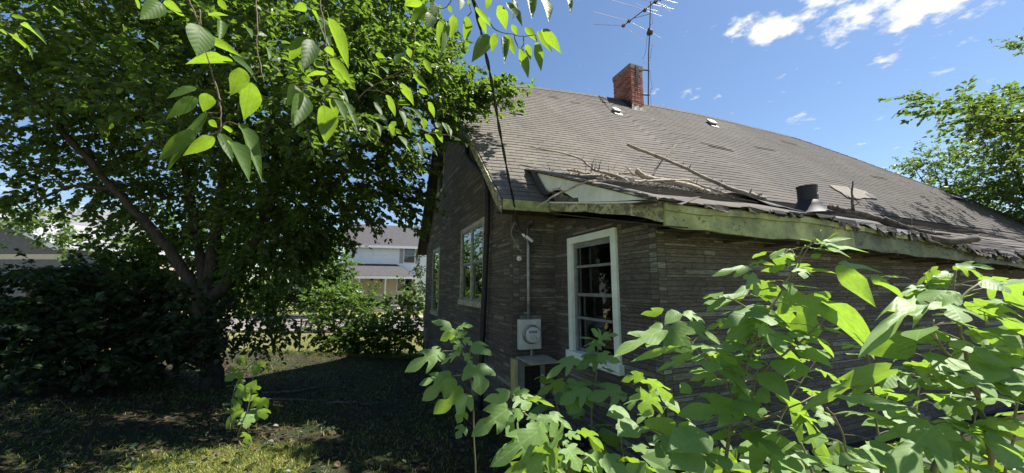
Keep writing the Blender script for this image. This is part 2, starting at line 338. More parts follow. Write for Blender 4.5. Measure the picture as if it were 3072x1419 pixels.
# ---------------------------------------------------------------- terrain, road
def gz(x, y):
    t = min(max((y-1.0)/11.5, 0), 1); t = t*t*(3-2*t)
    return -.66*t+.05*math.sin(x*1.3+.7)*math.sin(y*1.1)*(1 if y < 13 else .5)*.6+(max(0, min(1, (-x-3)/5))*.25 if y < 12 else 0)
xs = sorted(set([round(-14+i*.35, 3) for i in range(81)]+[-400, -200, -100, -60, -40, -30, -22, -18, 18, 22, 30, 40, 60, 100, 200, 400]))
ys = sorted(set([round(-6+i*.35, 3) for i in range(80)]+[-400, -150, -60, -25, -12, 24, 26.5, 30, 36, 45, 60, 100, 200, 400, 900]))
vs = [(x, y, gz(x, y)+(random.uniform(-.012, .012) if abs(x) < 14 and y < 13 else 0)) for y in ys for x in xs]; nx = len(xs)
fs = [(j*nx+i, j*nx+i+1, (j+1)*nx+i+1, (j+1)*nx+i) for j in range(len(ys)-1) for i in range(nx-1)]
MB().add(vs, fs).build('ground', M['ground'], smooth=True, kind='structure')
GZ2 = -.66
def strip(name, y0, y1, z, m, z2=None):
    MB().obox((-90, y0+3.2, z-.1), (170, -6, 0), (0, y1-y0, 0), (0, 0, .1)).build(name, m, kind='structure')
strip('road', 18.2, 25.2, GZ2+.06, M['asphalt'])
strip('kerb', 17.9, 18.2, GZ2+.14, M['concrete'])
strip('kerb', 25.2, 25.5, GZ2+.14, M['concrete'])
strip('pavement', 26.6, 27.8, GZ2+.10, M['concrete'])

# ---------------------------------------------------------------- house frame: a runs right along the eaves, s runs back from the front wall
yaw = R(-21.8)
U = Vector((math.sin(yaw), math.cos(yaw), 0)); V = Vector((math.cos(yaw), -math.sin(yaw), 0)); Z = Vector((0, 0, 1))
C1 = Vector((.01, 4.9, 0))
def H(a, s, z): return C1+V*a+U*s+Z*z
def on_plane(x, y, n, p0):
    d = ray(x, y); return EYE+d*((p0-EYE).dot(n)/d.dot(n))
def on_a(x, y, a): return on_plane(x, y, V, H(a, 0, 0))
def on_s(x, y, s): return on_plane(x, y, U, H(0, s, 0))
def on_z(x, y, z): return on_plane(x, y, Z, Vector((0, 0, z)))
def loc(p): q = p-C1; return q.dot(V), q.dot(U), p.z
ZB = -.7                              # foundation bottom
house = thing('house', 'old house with brown imitation stone siding, patched grey shingle roof and brick chimney', 'house', H(3, 3, 0))
house.location = (0, 0, 0)
# ridge line (height over the floor of the yard) and roof surface
RA = [-.3, 0, 2, 3.4, 5.3, 7.2, 9.1, 13.5, 30]; RZ = [6.82, 6.9, 7.2, 7.34, 7.47, 7.57, 7.62, 7.6, 7.6]
S0, S1, ZE = -.28, 4.1, 2.74
def ridge(a): return float(np.interp(a, RA, RZ))
def sag(a, b): return .024*math.sin(a*1.2+b*2)*math.sin(b*3.1)+.003*math.sin(a*3.1+1)
def roofp(a, b):
    return H(a, S0+b*(S1-S0), ZE+b*(ridge(a)-ZE)+sag(a, b))
HB = [0, .2, .33, .555, .735, .88, .96, 1.0]; HA = [24.2, 23.0, 22.3, 20.3, 17.8, 15.7, 14.5, 13.6]   # right-hand hip, as a(b)
def hip(b): return float(np.interp(b, HB, HA))
# -- walls
roof_z_gable = lambda s: (ZE+(s-S0)/(S1-S0)*(ridge(0)-ZE)-.06) if s < S1 else ridge(0)-.06-(s-S1)*1.02
def wall(label, P, dirv, L, n, zb, ztop, holes, th=.12, bx=None):
    """wall in the plane through P along dirv, outer normal n; ztop(t); holes (t0,t1,z0,z1)"""
    dirv, n = Vector(dirv), Vector(n); P = Vector(P)
    ts = sorted(set([0, L]+[h[0] for h in holes]+[h[1] for h in holes]+[round(i*.4, 3) for i in range(int(L/.4)+1)]+([bx] if bx else [])))
    zmax = max(ztop(t) for t in ts); zs = sorted(set([zb, zmax]+[h[2] for h in holes]+[h[3] for h in holes]))
    mb = MB()
    for i in range(len(ts)-1):
        for j in range(len(zs)-1):
            t0, t1, z0, z1 = ts[i], ts[i+1], zs[j], zs[j+1]; tm, zm = (t0+t1)/2, (z0+z1)/2
            if any(h[0] < tm < h[1] and h[2] < zm < h[3] for h in holes): continue
            za, zc_ = min(z1, ztop(t0)), min(z1, ztop(t1))
            if max(za, zc_) <= z0+1e-4: continue
            za, zc_ = max(za, z0+1e-4), max(zc_, z0+1e-4)
            q = [P+dirv*t0+Z*z0, P+dirv*t1+Z*z0, P+dirv*t1+Z*zc_, P+dirv*t0+Z*za]
            mb.add(q, [(0, 1, 2, 3)]); mb.add([p_-n*th for p_ in q], [(3, 2, 1, 0)])
    for (t0, t1, z0, z1) in holes:
        q = [P+dirv*t0+Z*z0, P+dirv*t1+Z*z0, P+dirv*t1+Z*z1, P+dirv*t0+Z*z1]
        for k in range(4):
            a, b = q[k], q[(k+1) % 4]; mb.add([a, b, b-n*th, a-n*th], [(0, 1, 2, 3)])
    me = bpy.data.meshes.new('wall'); me.from_pydata(mb.v, [], mb.f); me.materials.append(M['sidingback']); me.update()
    return link('wall', me, house, label=label)
unit = MB().hexa([(0, 0, 0), (1, 0, 0), (1, 0, 1), (0, 0, 1), (.0, 1, .06), (1, 1, .06), (1, 1, .94), (.0, 1, .94)])
strip_me = unit.mesh('siding_strip', M['siding'])
def frame_mat(P, X, Y, Zv): return Matrix(((X.x, Y.x, Zv.x, P.x), (X.y, Y.y, Zv.y, P.y), (X.z, Y.z, Zv.z, P.z), (0, 0, 0, 1)))
strips = []                            # (screen size, wall object, matrix)
def side_strips(wo, P, dirv, L, n, zb, ztop, holes, seed, corner0=False, corner1=False):
    r = random.Random(seed); dirv, n = Vector(dirv), Vector(n); P = Vector(P); z = zb; last = 0
    while z < max(ztop(0), ztop(L), ztop(L/2)):
        h = r.choice([.026, .034, .042, .052, .064]); t = 0.0; first = True
        while t < L-.01:
            l = r.choice([.16, .24, .33, .42, .5, .62, .75])
            if first and corner0: l = .095
            if corner1 and L-t <= .1: l = L-t
            elif corner1 and t+l > L-.095: l = max(L-.095-t, .01)
            l = min(l, L-t)
            if not first and L-(t+l) < .05 and not corner1: l = L-t
            first = False
            segs = [(t, t+l)]
            for (h0, h1, g0, g1) in holes:
                if z+h > g0 and z < g1:
                    ns = []
                    for (x0, x1) in segs:
                        if x1 <= h0 or x0 >= h1: ns.append((x0, x1)); continue
                        if x0 < h0: ns.append((x0, h0))
                        if x1 > h1: ns.append((h1, x1))
                    segs = ns
            for (x0, x1) in segs:
                if x1-x0 < .012 or z+h > min(ztop(x0), ztop(x1)): continue
                g = .0035; th = r.uniform(.0025, .006)
                p0 = P+dirv*(x0+g)+Z*(z+g)
                strips.append((x0, wo, frame_mat(p0, dirv*(x1-x0-2*g), n*th, Z*(h-2*g)), p0, (x1-x0)*h))
            t += l
        z += h
flat = lambda z: (lambda t: z)
gh = [(1.27, 2.92, 1.30, 2.80), (5.34, 6.42, .88, 2.70), (5.05, 5.95, 4.25, 5.45)]
gw = wall('gable end wall with three windows', H(0, 0, 0), U, 7.8, -V, ZB, roof_z_gable, gh, bx=S1)
side_strips(gw, H(0, 0, 0), U, 7.8, -V, ZB+.3, roof_z_gable, gh, 1, corner0=True)
rw = wall('narrow recessed wall behind the meter', H(.0, 0, 0)+V*.0, V, .65, -U, ZB, flat(2.72), [])
side_strips(rw, H(0, 0, 0), V, .65, -U, ZB+.3, flat(2.72), [], 2, corner0=True)
wh = [(.40, 1.40, .76, 2.24)]
rk = lambda t: 2.60-t*.205
ww = wall('side wall of the bay with the white framed window', H(.65, 0, 0), -U, 1.96, -V, ZB, rk, wh)
side_strips(ww, H(.65, 0, 0), -U, 1.96, -V, ZB+.3, rk, wh, 3, corner1=True)
fh = []
fw = wall('long front wall of the bay', H(.65, -1.96, 0), V, 14, -U, ZB, flat(2.2), fh)
side_strips(fw, H(.65, -1.96, 0), V, 10, -U, ZB+.5, flat(2.2), fh, 4, corner0=True)
wall('right end wall', H(14.65, -1.96, 0), U, 9.7, V, ZB, flat(2.2), [])
wall('back wall', H(0, 7.8, 0), V, 14.65, U, ZB, flat(2.6), [])
def sz(s): d = (s[3]-EYE).length; return s[4]/(d*d)
def infront(p): d = p-EYE; return d.y > .3 and -1.42 < d.x/d.y < 1.42 and d.z > -.5*d.y
strips.sort(key=lambda s: -(sz(s) if infront(s[3]) and s[3].z > .25 else 0))
for k, s in enumerate(strips[:300]):
    o = link('siding_strip', strip_me, s[1]); o.matrix_world = s[2]
uv_ = np.array([v.co[:] for v in strip_me.vertices]); uf_ = np.array([list(p.vertices) for p in strip_me.polygons])
def bulk(name, mats, unit_v, unit_f, m, parent):
    A = np.array([[list(r) for r in mm] for mm in mats]); vv = np.einsum('nij,vj->nvi', A[:, :3, :3], unit_v)+A[:, None, :3, 3]
    ff = unit_f[None]+(np.arange(len(mats))*len(unit_v))[:, None, None]
    return link(name, np_mesh(name, vv.reshape(-1, 3), ff.reshape(-1, unit_f.shape[1]), m), parent, kind='stuff')
for wo in (gw, rw, ww, fw):
    ms = [s[2] for s in strips[300:] if s[1] is wo]
    if ms: bulk('siding_strips', ms, uv_, uf_, M['siding'], wo)
# -- windows
def window(label, P, d, n, w_, h_, fr, m_frame, mull=1, rail=.52, blinds=False, proud=.03, storm=None, inset=.05):
    """window in an opening: P lower corner on the wall plane, d along, n outwards"""
    d, n = Vector(d), Vector(n)
    win = thing('window', '', ''); del win['label'], win['category']; win.parent = house; win['label'] = label
    def bar(nm, t0, t1, z0, z1, o0, o1, m, bevel=.004): return MB().obox(P+d*t0+Z*z0+n*o0, d*(t1-t0), Z*(z1-z0), n*(o1-o0)).build(nm, m, win, bevel=bevel)
    bar('frame', -.002, fr, .0, h_, -.06, proud, m_frame); bar('frame', w_-fr, w_+.002, 0, h_, -.06, proud, m_frame)
    bar('frame', fr+.001, w_-fr-.001, h_-fr, h_, -.06, proud-.002, m_frame)
    bar('sill', -.03, w_+.03, -.05, -.001+fr*.6, -.06, proud+.035, m_frame)
    iw = (w_-2*fr)/mull
    for k in range(mull):
        x0 = fr+k*iw; x1 = x0+iw
        if k: bar('mullion', x0-.03, x0+.03, fr*.6, h_-fr-.001, -.06, proud-.004, m_frame); x0 += .031
        if k < mull-1: x1 -= .031
        zm = h_*rail; sb = .035; z0 = fr*.6+.002; z1 = h_-fr-.002
        for (q0, q1, dep) in ((zm-.01, z1, -.05), (z0, zm+.02, -.075)):
            bar('sash', x0+.002, x0+sb, q0, q1, dep-inset, dep-inset+.025, M['sash'], 0); bar('sash', x1-sb, x1-.002, q0, q1, dep-inset, dep-inset+.025, M['sash'], 0)
            bar('sash', x0+sb+.001, x1-sb-.001, q1-sb, q1, dep-inset, dep-inset+.024, M['sash'], 0); bar('sash', x0+sb+.001, x1-sb-.001, q0, q0+sb, dep-inset, dep-inset+.024, M['sash'], 0)
            bar('pane', x0+sb-.004, x1-sb+.004, q0+sb-.004, q1-sb+.004, dep-inset+.009, dep-inset+.013, M['glass'], 0)
        if storm:
            for zz in storm: bar('storm_bar', x0+.002, x1-.002, zz, zz+.03, -.03, -.012, M['sash'], 0)
            bar('storm_frame', x0+.002, x0+.04, z0, z1, -.03, -.012, M['sash'], 0); bar('storm_frame', x1-.04, x1-.002, z0, z1, -.03, -.012, M['sash'], 0)
            bar('storm_frame', x0+.041, x1-.041, z1-.06, z1, -.03, -.013, M['sash'], 0)
        if blinds:
            for q in range(5): bar('blind_slat', x0+.05, x1-.05, h_*.56+q*.115, h_*.56+q*.115+.03, -.155, -.15, M['blind'], 0)
        bar('curtain', x0+.01, x1-.01, z0, z1, -.17 if blinds else -.42, -.16 if blinds else -.41, M['dim_curtain'] if blinds else M['wood_in'], 0)  # hazy grey sheet behind the blinds, elsewhere near-black for the unlit room
    return win
window('white framed sash window with storm bars', H(.65, -.40, .76), -U, -V, 1.0, 1.48, .085, M['frame'], 1, .50, True, .035, storm=[.45, 1.08], inset=.008)
window('twin sash window reflecting the trees', H(0, 1.27, 1.30), U, -V, 1.65, 1.50, .09, M['frame_old'], 2, .5, False, .02, storm=[.72], inset=-.03)
window('tall single window near the far corner', H(0, 5.34, .88), U, -V, 1.08, 1.82, .09, M['frame_old'], 1, .5, False, .02, inset=-.03)
window('attic window under the gable', H(0, 5.05, 4.25), U, -V, .9, 1.2, .08, M['frame_old'], 1, .5, False, .02, inset=-.03)
if 0: window('dark window behind the tall weeds', H(3.55, -1.96, .55), V, -U, 1.1, 1.2, .08, M['frame_old'], 1, .5, False, .02)
MB().obox(H(.12, .12, ZB), V*14.4, U*7.5, Z*.1).build('floor', M['wood_in'], house)
# -- roof deck
NB, NA = 40, 160
def deck():
    mb = MB(); g = []
    for j in range(NB+1):
        b = j/NB; ae = hip(b)
        for i in range(NA+1):
            p = roofp(-.26+(ae+.26)*i/NA, b); g.append(p-Z*.03)
    n = NA+1; mb.v = [tuple(p) for p in g]+[tuple(p-Z*.09) for p in g]; o2 = len(g)
    for j in range(NB):
        for i in range(NA):
            a = j*n+i; mb.f += [(a, a+1, a+n+1, a+n), (o2+a+n, o2+a+n+1, o2+a+1, o2+a)]
    for j in range(NB):
        a = j*n; mb.f += [(a, a+n, a+n+o2, a+o2)]; a = j*n+NA; mb.f += [(a+n, a, a+o2, a+n+o2)]
    for i in range(NA): mb.f += [(i+1, i, i+o2, i+1+o2)]
    # back slope and hip end
    bk = [roofp(-.26, 1), roofp(4, 1), roofp(9, 1), roofp(13.5, 1)]; bb = [H(-.26, 8.15, 2.7), H(4, 8.15, 2.7), H(9, 8.15, 2.7), H(22, 8.15, 2.7)]
    k = len(mb.v); mb.v += [tuple(p-Z*.02) for p in bk]+[tuple(p) for p in bb]; mb.f += [(k+i, k+i+1, k+5+i, k+4+i) for i in range(3)]
    k = len(mb.v); mb.v += [tuple(roofp(hip(q/10), q/10)-Z*.02) for q in range(11)]+[tuple(H(22, 8.15, 2.7))]; mb.f += [(k+i, k+i+1, k+11) for i in range(10)]
    return mb
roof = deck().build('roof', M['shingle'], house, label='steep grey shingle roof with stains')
# -- addition (bay) roof
BS, BZ, OS, OZ, A0 = .42, 3.435, -2.32, 2.315, .385
def bayp(a, q):                        # q 0 at the break on the main slope, 1 at the outer eave
    t_ = min(max((a-2.4)/5.6, 0), 1); wob = -.26*t_*t_*(3-2*t_)*q*q*q/(.3+q)+.008*math.sin(a*2.3+q*3)+.006*math.sin(a*6.1)*q
    return H(a, BS+(OS-BS)*q, BZ+(OZ-BZ)*q+wob*(.3+q))
mb = MB(); n = 121
for j in range(9):
    for i in range(n): mb.v.append(tuple(bayp(A0+i*14.3/(n-1), j/8)-Z*.02))
o2 = len(mb.v); mb.v += [(x, y, z-.008) for (x, y, z) in mb.v]
for j in range(8):
    for i in range(n-1):
        a = j*n+i; mb.f += [(a+n, a+n+1, a+1, a), (o2+a, o2+a+1, o2+a+n+1, o2+a+n)]
for i in range(n-1): a = 8*n+i; mb.f.append((a, a+o2, a+o2+1, a+1))
for j in range(8): a = j*n; mb.f.append((a, a+o2, a+o2+n, a+n))
bay = mb.build('roof', M['shingle'], house, label='low roof of the bay with torn felt at the eave')
# -- shingles
sh_u = MB().hexa([(0, 0, -.3), (1, 0, -.3), (1, 1, -2.4), (0, 1, -2.4), (.0, 0, 1), (1, .0, 1), (1, 1, -1.3), (0, 1, -1.3)]); sh_me = sh_u.mesh('shingle', M['shingle'])
shv = np.array([v.co[:] for v in sh_me.vertices]); shf = np.array([list(p.vertices) for p in sh_me.polygons])
sh = []
def lay(surf, nb, a_of, b_of, par, tab, courses, seed, th=.009, gap=.0035):
    r = random.Random(seed)
    for j in range(courses):
        b0, b1 = j/courses, (j+1.12)/courses; off = (j % 2)*tab/2+r.uniform(-.02, .02)+(j//7 % 3)*.05
        a0, a1 = a_of(b0); a = a0-off
        if j == 0: pass
        while a < a1:
            tb = tab if a < 3.6 else tab*3
            x0, x1 = max(a, a0), min(a+tb, a1); a += tb
            if x1-x0 < .03: continue
            if b_of and b_of(x0, x1, b0): continue
            if r.random() < .0012: continue
            P = surf(x0+gap, min(b0, 1)); X = surf(x1-gap, min(b0, 1))-P; Y = surf(x0+.003, min(b1, 1.0))-P
            if Y.length < .02: continue
            N = X.cross(Y).normalized(); lift = r.uniform(.0, .0012)+(r.uniform(.003, .012) if r.random() < .012 else 0)
            sh.append((par, frame_mat(P+Z*.001-Y.normalized()*r.uniform(0, .004), X, Y, N*(th+lift)), P, X.length*Y.length*.9))
def covered(x0, x1, b):                # main slope hidden below the bay roof
    s_ = S0+b*(S1-S0); return x0 > A0+.08 and s_ < BS-.12
lay(roofp, 0, lambda b: (-.27, hip(b)), covered, roof, .305, 50, 11, .0032)
def bay_bad(x0, x1, b): return False
lay(lambda a, b: bayp(a, 1-b), 0, lambda b: (A0-.02, 12.0), lambda x0, x1, b: (3.2 < x0 < 5.2 and b < .34 and random.random() < .8) or (b < .14 and random.random() < .12), bay, .305, 20, 12)
def seen(p): d = p-EYE; return d.y > .3 and abs(d.x/d.y) < 1.42
def shsize(s):
    d = s[2]-EYE; N = s[1].col[2].xyz.normalized(); return s[3]*max(0, -d.normalized().dot(N))/d.length_squared if seen(s[2]) else 0
sh.sort(key=lambda s: -shsize(s))
for s in sh[:300]:
    o = link('shingle', sh_me, s[0]); o.matrix_world = s[1]
for ro in (roof, bay):
    bulk('shingles', [s[1] for s in sh[300:] if s[0] is ro], shv, shf, M['shingle'], ro)
# ridge caps
mb = MB()
for k in range(58):
    a = -.27+k*.24; p, q = roofp(a, 1), roofp(a+.25, 1); e = Z*.012
    f0, f1 = roofp(a, .977)+e*1.3, roofp(a+.25, .977)+e; b0, b1 = p+U*.1-Z*.1+e, q+U*.1-Z*.1+e
    mb.add([f0, f1, q+e*2.2, p+e*2.6, b0, b1], [(0, 1, 2, 3), (3, 2, 5, 4)])
mb.build('ridge_cap', M['shingle'], roof, kind='stuff')
# hip caps
mb = MB()
for k in range(40):
    b0, b1 = k/40, (k+1.05)/40; p, q = roofp(hip(b0), b0)+Z*.02, roofp(hip(min(b1, 1)), min(b1, 1))+Z*.014
    mb.add([p-V*.14, q-V*.14, q+Z*.01, p+Z*.02, q+V*.1-Z*.05, p+V*.1-Z*.05], [(0, 1, 2, 3), (3, 2, 4, 5)])
mb.build('hip_cap', M['shingle'], roof, kind='stuff')
# -- rake boards on the gable
def board(name, pts_lo, pts_hi, off, m, parent=house, **kw):
    poly = [Vector(p) for p in pts_lo]+[Vector(p) for p in pts_hi][::-1]; return MB().prism(poly, off).build(name, m, parent, **kw)
pl, ph = [], []
for k in range(13):
    b = -.012+k*1.012/12; p = roofp(-.265, max(b, 0)); ph.append(p-Z*.02); pl.append(p-Z*(.19+.012*math.sin(k*2.2)))
board('rake_board', pl, ph, -V*.025, M['fascia_bad'])
pk = roofp(-.265, 1); board('rake_board', [H(-.265, 8.15, 2.5), pk-Z*.2], [H(-.265, 8.15, 2.68), pk-Z*.03], -V*.025, M['soffit'])
MB().prism([roofp(-.26, 0)-Z*.11, roofp(-.26, 1)-Z*.11, roofp(0.0, 1)-Z*.11, roofp(0, 0)-Z*.11], -Z*.01).build('soffit', M['soffit'], house)
# -- eaves: fascia boards, cheek panel of the bay
board('fascia', [H(-.26, S0-.02, 2.585), H(.5, S0-.02, 2.60), H(.72, S0-.02, 2.625)], [H(-.26, S0-.02, 2.725), H(.5, S0-.02, 2.73), H(.72, S0-.02, 2.73)], -U*.022, M['fascia'], label='short painted fascia under the main eave')
MB().obox(H(-.24, S0, 2.60), V*.9, U*.30, Z*.014).build('soffit', M['soffit'], house)
A4 = .40
def at4(x, y): return on_a(1600+x/3.68, 500+y/3.68, A4)
top = [(0, 45), (120, 75), (300, 110), (500, 145), (720, 200), (850, 232), (1000, 255), (1150, 280), (1260, 305), (1385, 385)]
bot = [(35, 95), (120, 220), (165, 290), (210, 262), (290, 255), (370, 300), (440, 345), (492, 340), (500, 388), (700, 386), (940, 378), (1140, 366), (1300, 362), (1370, 385)]
MB().prism([at4(x, y) for x, y in top]+[at4(x, y) for x, y in bot[::-1]], V*.02).build('cheek_panel', M['cheek'], house, label='chalky white triangular board under the bay roof edge')
ft = [(-40, 385), (185, 395), (420, 395), (700, 400), (1000, 395), (1230, 388), (1415, 395)]
fb = [(190, 470), (250, 490), (420, 500), (560, 495), (760, 520), (1000, 530), (1130, 545), (1280, 575), (1350, 600), (1415, 610)]
MB().prism([at4(x, y) for x, y in ft[1:]]+[at4(x, y) for x, y in fb[::-1]], V*.025).build('fascia', M['fascia_bad'], house, label='sagging side fascia with badly peeling paint')
MB().prism([at4(x, y)-V*.012 for x, y in [(185, 388), (700, 392), (1230, 380), (1412, 388)]]+[at4(x, y)-V*.012 for x, y in [(1412, 402), (1230, 396), (700, 408), (185, 402)]], V*.035).build('trim', M['frame'], house)
MB().prism([at4(x, y)+V*.03 for x, y in [(150, 250), (230, 395), (560, 395), (480, 330), (420, 345)]], V*.02).build('sheathing', M['deadbark'], house)
MB().prism([H(.425, S0, 2.60), H(.425, OS, 2.10), H(.66, OS, 2.10), H(.66, S0, 2.60)], -Z*.012).build('soffit', M['soffit'], house)
# front fascia of the bay, several boards, with a moulding
fs_, k = OS+.03, 0
for (a0, a1) in [(.42, 3.1), (3.105, 6.2), (6.205, 9.4), (9.405, 14.6)]:
    aa = [a0+(a1-a0)*i/12 for i in range(13)]; hi = [Vector((H(q_, fs_, 0).x, H(q_, fs_, 0).y, bayp(q_, 1).z-.014)) for q_ in aa]; lo = [H(q_, fs_, min(float(np.interp(q_, [.4, 2.2, 4.4, 7.7, 15], [2.085, 2.05, 1.975, 1.89, 1.87])), h_.z-.15)+random.uniform(-.012, .016)) for i_, (q_, h_) in enumerate(zip(aa, hi))]
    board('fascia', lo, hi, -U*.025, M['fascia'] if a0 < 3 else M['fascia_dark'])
board('trim', [H(q_, fs_-.03, bayp(q_, 1).z-.085) for q_ in np.linspace(.41, 14.5, 40)], [H(q_, fs_-.03, bayp(q_, 1).z-.03) for q_ in np.linspace(.41, 14.5, 40)], -U*.018, M['fascia'])
MB().prism([H(.66, fs_+.002, 2.10), H(4, fs_+.002, 2.02), H(8, fs_+.002, 1.92), H(14.6, fs_+.002, 1.90), H(14.6, -1.962, 1.93), H(8, -1.962, 1.95), H(4, -1.962, 2.05), H(.66, -1.962, 2.13)], -Z*.012).build('soffit', M['soffit'], house)
for k in range(16): MB().obox(H(.9+k*.62, fs_+.004, 2.06-min(k*.62, 6)*.028), V*.045, U*.32, Z*.028).build('rafter_tail', M['soffit'], house)
# ragged felt and shingle edge of the bay eave
def ragged(name, a0, a1, q0, hang, m, seed, lift=.02, step=.05):
    r = random.Random(seed); N = int((a1-a0)/step); mb = MB(); rows = 5; hg = 0
    for i in range(N+1):
        a = a0+(a1-a0)*i/N; hg = .6*hg+.4*r.uniform(-hang*.3, hang); up = lift*(.5+.5*math.sin(a*3.7+seed))+lift*.5*math.sin(a*9.1)
        if r.random() < .07: hg += r.uniform(-hang, hang)*.7
        p0 = bayp(a, q0); pe = bayp(a, 1.0)
        for j in range(rows):
            f = j/(rows-1)
            if f <= .75: p = p0.lerp(pe, f/.75)+Z*(.012+up*f)
            else: p = pe-U*max(.03+hg*.4, .005)-Z*(hg*(.45 if a < 2.6 else .95)-.012-up*.6)
            mb.v.append(tuple(p))
    for i in range(N):
        for j in range(rows-1):
            a = i*rows+j; mb.f.append((a, a+1, a+rows+1, a+rows))
    o = mb.build(name, m, bay); s_ = o.modifiers.new('thickness', 'SOLIDIFY'); s_.thickness = .005; return o
ragged('torn_felt', .38, 2.9, .80, .07, M['shingle'], 3, .004)
ragged('torn_felt', 3.3, 5.2, .72, .15, M['tar'], 5, .008)
ragged('torn_felt', 4.9, 10.5, .7, .16, M['shingle'], 8, .012)
ragged('torn_felt', 3.6, 8.8, .8, .14, M['underlay'], 9, .018)
# felt scraps hanging over the front fascia
r = random.Random(21)
for k in range(22):
    a = .9+k*.36+r.uniform(-.12, .12); wd_ = r.uniform(.10, .38); zt = bayp(a, 1).z+.012; P = H(a, OS-.03, zt); n_ = r.randrange(4, 8)
    lowp = [P+V*wd_*(1-i/n_)-Z*r.uniform(.03, .15 if a > 2.4 else .07)-U*r.uniform(.0, .03) for i in range(n_+1)]
    MB().prism([P, P+V*wd_]+lowp, -U*.006).build('felt_scrap', M['shingle'] if r.random() < .6 else M['underlay'], bay)
# ragged side edge over the cheek
mb = MB(); r = random.Random(4)
for i in range(52):
    q = i/51; p = bayp(A0, q); e = r.uniform(.0, .05); mb.v += [tuple(p+V*.22+Z*.014), tuple(p+V*.05+Z*.018), tuple(p-V*e-Z*(e*.3-.012)+U*r.uniform(-.02, .02))]
for i in range(51): mb.f += [(i*3, i*3+1, i*3+4, i*3+3), (i*3+1, i*3+2, i*3+5, i*3+4)]
o = mb.build('torn_edge', M['shingle'], bay); o.modifiers.new('t', 'SOLIDIFY').thickness = .006
# lifted corner flap
P = bayp(A0, 1); MB().prism([P+U*.35+Z*.03-V*.03, P+U*.02-V*.1-Z*.01, P-U*.07+V*.14-Z*.05, P+V*.42-U*.02+Z*.055, P+V*.35+U*.3+Z*.03], Z*.006).build('torn_felt', M['shingle'], bay, label='lifted corner flap of felt')
# peeled strip hanging at the top of the cheek
MB().prism([at4(x, y)-V*.03 for x, y in [(-10, 40), (40, 60), (90, 150), (150, 250), (205, 300), (160, 315), (90, 270), (30, 160)]], V*.012).build('torn_felt', M['tar'], bay, label='curled felt strip beside the cheek board')
# curled black sheet near the vent pipe
cs = MB(); P0 = bayp(2.55, .62)
for i in range(9):
    t = i/8
    for j in range(5):
        q = j/4; cs.v.append(tuple(bayp(2.75+1.15*t, .55+.22*q)+Z*(.015+.13*(1-t)**2*math.sin(.5+q*2.2)*(.4+.6*(1-q))+.008*math.sin(i*2+j))))
for i in range(8):
    for j in range(4): a = i*5+j; cs.f.append((a, a+1, a+6, a+5))
o = cs.build('tar_paper_sheet', M['tar'], bay, smooth=True, label='curled black tar paper sheet'); o.modifiers.new('t', 'SOLIDIFY').thickness = .005
# plumbing vent pipe with its rubber boot
vb = on_s(2428, 632, -1.62); ax_, as_, az_ = loc(vb); qv = (as_-BS)/(OS-BS); VB = bayp(ax_, qv)
hv = (on_s(2428, 565, -1.62).z-VB.z); dpx = (VB-EYE).y/F; rv = 25.5*dpx
vp = MB().lathe(VB+Z*.02, Z, [(0, rv*1.05), (hv*.35, rv*1.02), (hv-.02, rv), (hv-.02, rv*1.06), (hv, rv*1.06), (hv, rv*.86), (hv*.5, rv*.84)], 24).build('vent_pipe', M['blackpipe'], house, label='short black plumbing vent pipe')
MB().lathe(VB-Z*.03, Z, [(0, rv*2.5), (.02, rv*2.2), (.05, rv*1.85), (hv*.40, rv*1.3), (hv*.56, rv*1.12), (hv*.57, rv*1.0)], 24).build('boot', M['rubber'], vp, smooth=True)
MB().lathe(VB+Z*hv*.72-U*rv*.99+V*rv*.1, -U, [(0, .012), (.004, .011)], 8).build('label', M['white_plastic'], vp)
# repaired patch on the main slope
def on_roof(x, y):
    n_ = (roofp(9, .3)-roofp(5, .3)).cross(roofp(7, .5)-roofp(7, .1)).normalized(); return on_plane(x, y, n_, roofp(7, .2)), n_
pts = [(940, 300), (1040, 305), (1160, 325), (1240, 350), (1350, 415), (1230, 405), (1190, 415), (1090, 400), (1040, 360), (990, 335)]
pp = [on_roof(2150+x/2.794, 450+y/2.794) for x, y in pts]; MB().prism([p+n_*.012 for p, n_ in pp], pp[0][1]*.012).build('patch', M['barepatch'], roof, label='torn bare patch on the slope')
hp = [on_roof(2150+x/2.794, 450+y/2.794) for x, y in [(1235, 372), (1300, 378), (1340, 415), (1290, 410)]]; MB().prism([p+n_*.02 for p, n_ in hp], hp[0][1]*.012).build('hole', M['soot'], roof)
hp = [on_roof(2150+x/2.794, 450+y/2.794) for x, y in [(1930, 378), (2010, 390), (2130, 420), (2050, 418)]]; MB().prism([p+n_*.03 for p, n_ in hp], hp[0][1]*.012).build('torn_shingles', M['tar'], roof)
# roof vents
def roof_vent(px, py, wpx):
    p, n_ = on_roof(px, py); a, s_, z_ = loc(p); b = (s_-S0)/(S1-S0); p = roofp(a, b); sc = wpx*(p-EYE).y/F
    up = (roofp(a, b+.02)-roofp(a, b)).normalized(); nn = V.cross(up).normalized()
    o = MB().obox(p-V*sc/2+nn*.04, V*sc, up*sc*.9, nn*sc*.22).build('roof_vent', M['white_vent'], house, bevel=.03)
    MB().obox(p-V*sc*.36+nn*.0-up*.0, V*sc*.72, up*sc*.7, nn*.06).build('vent_base', M['rust'], o)
    MB().obox(p-V*sc*.55-up*.12+nn*.012, V*sc*1.1, up*sc*1.15, nn*.006).build('vent_flange', M['galv'], o)
roof_vent(1851, 331, 27); roof_vent(2140, 379, 29)
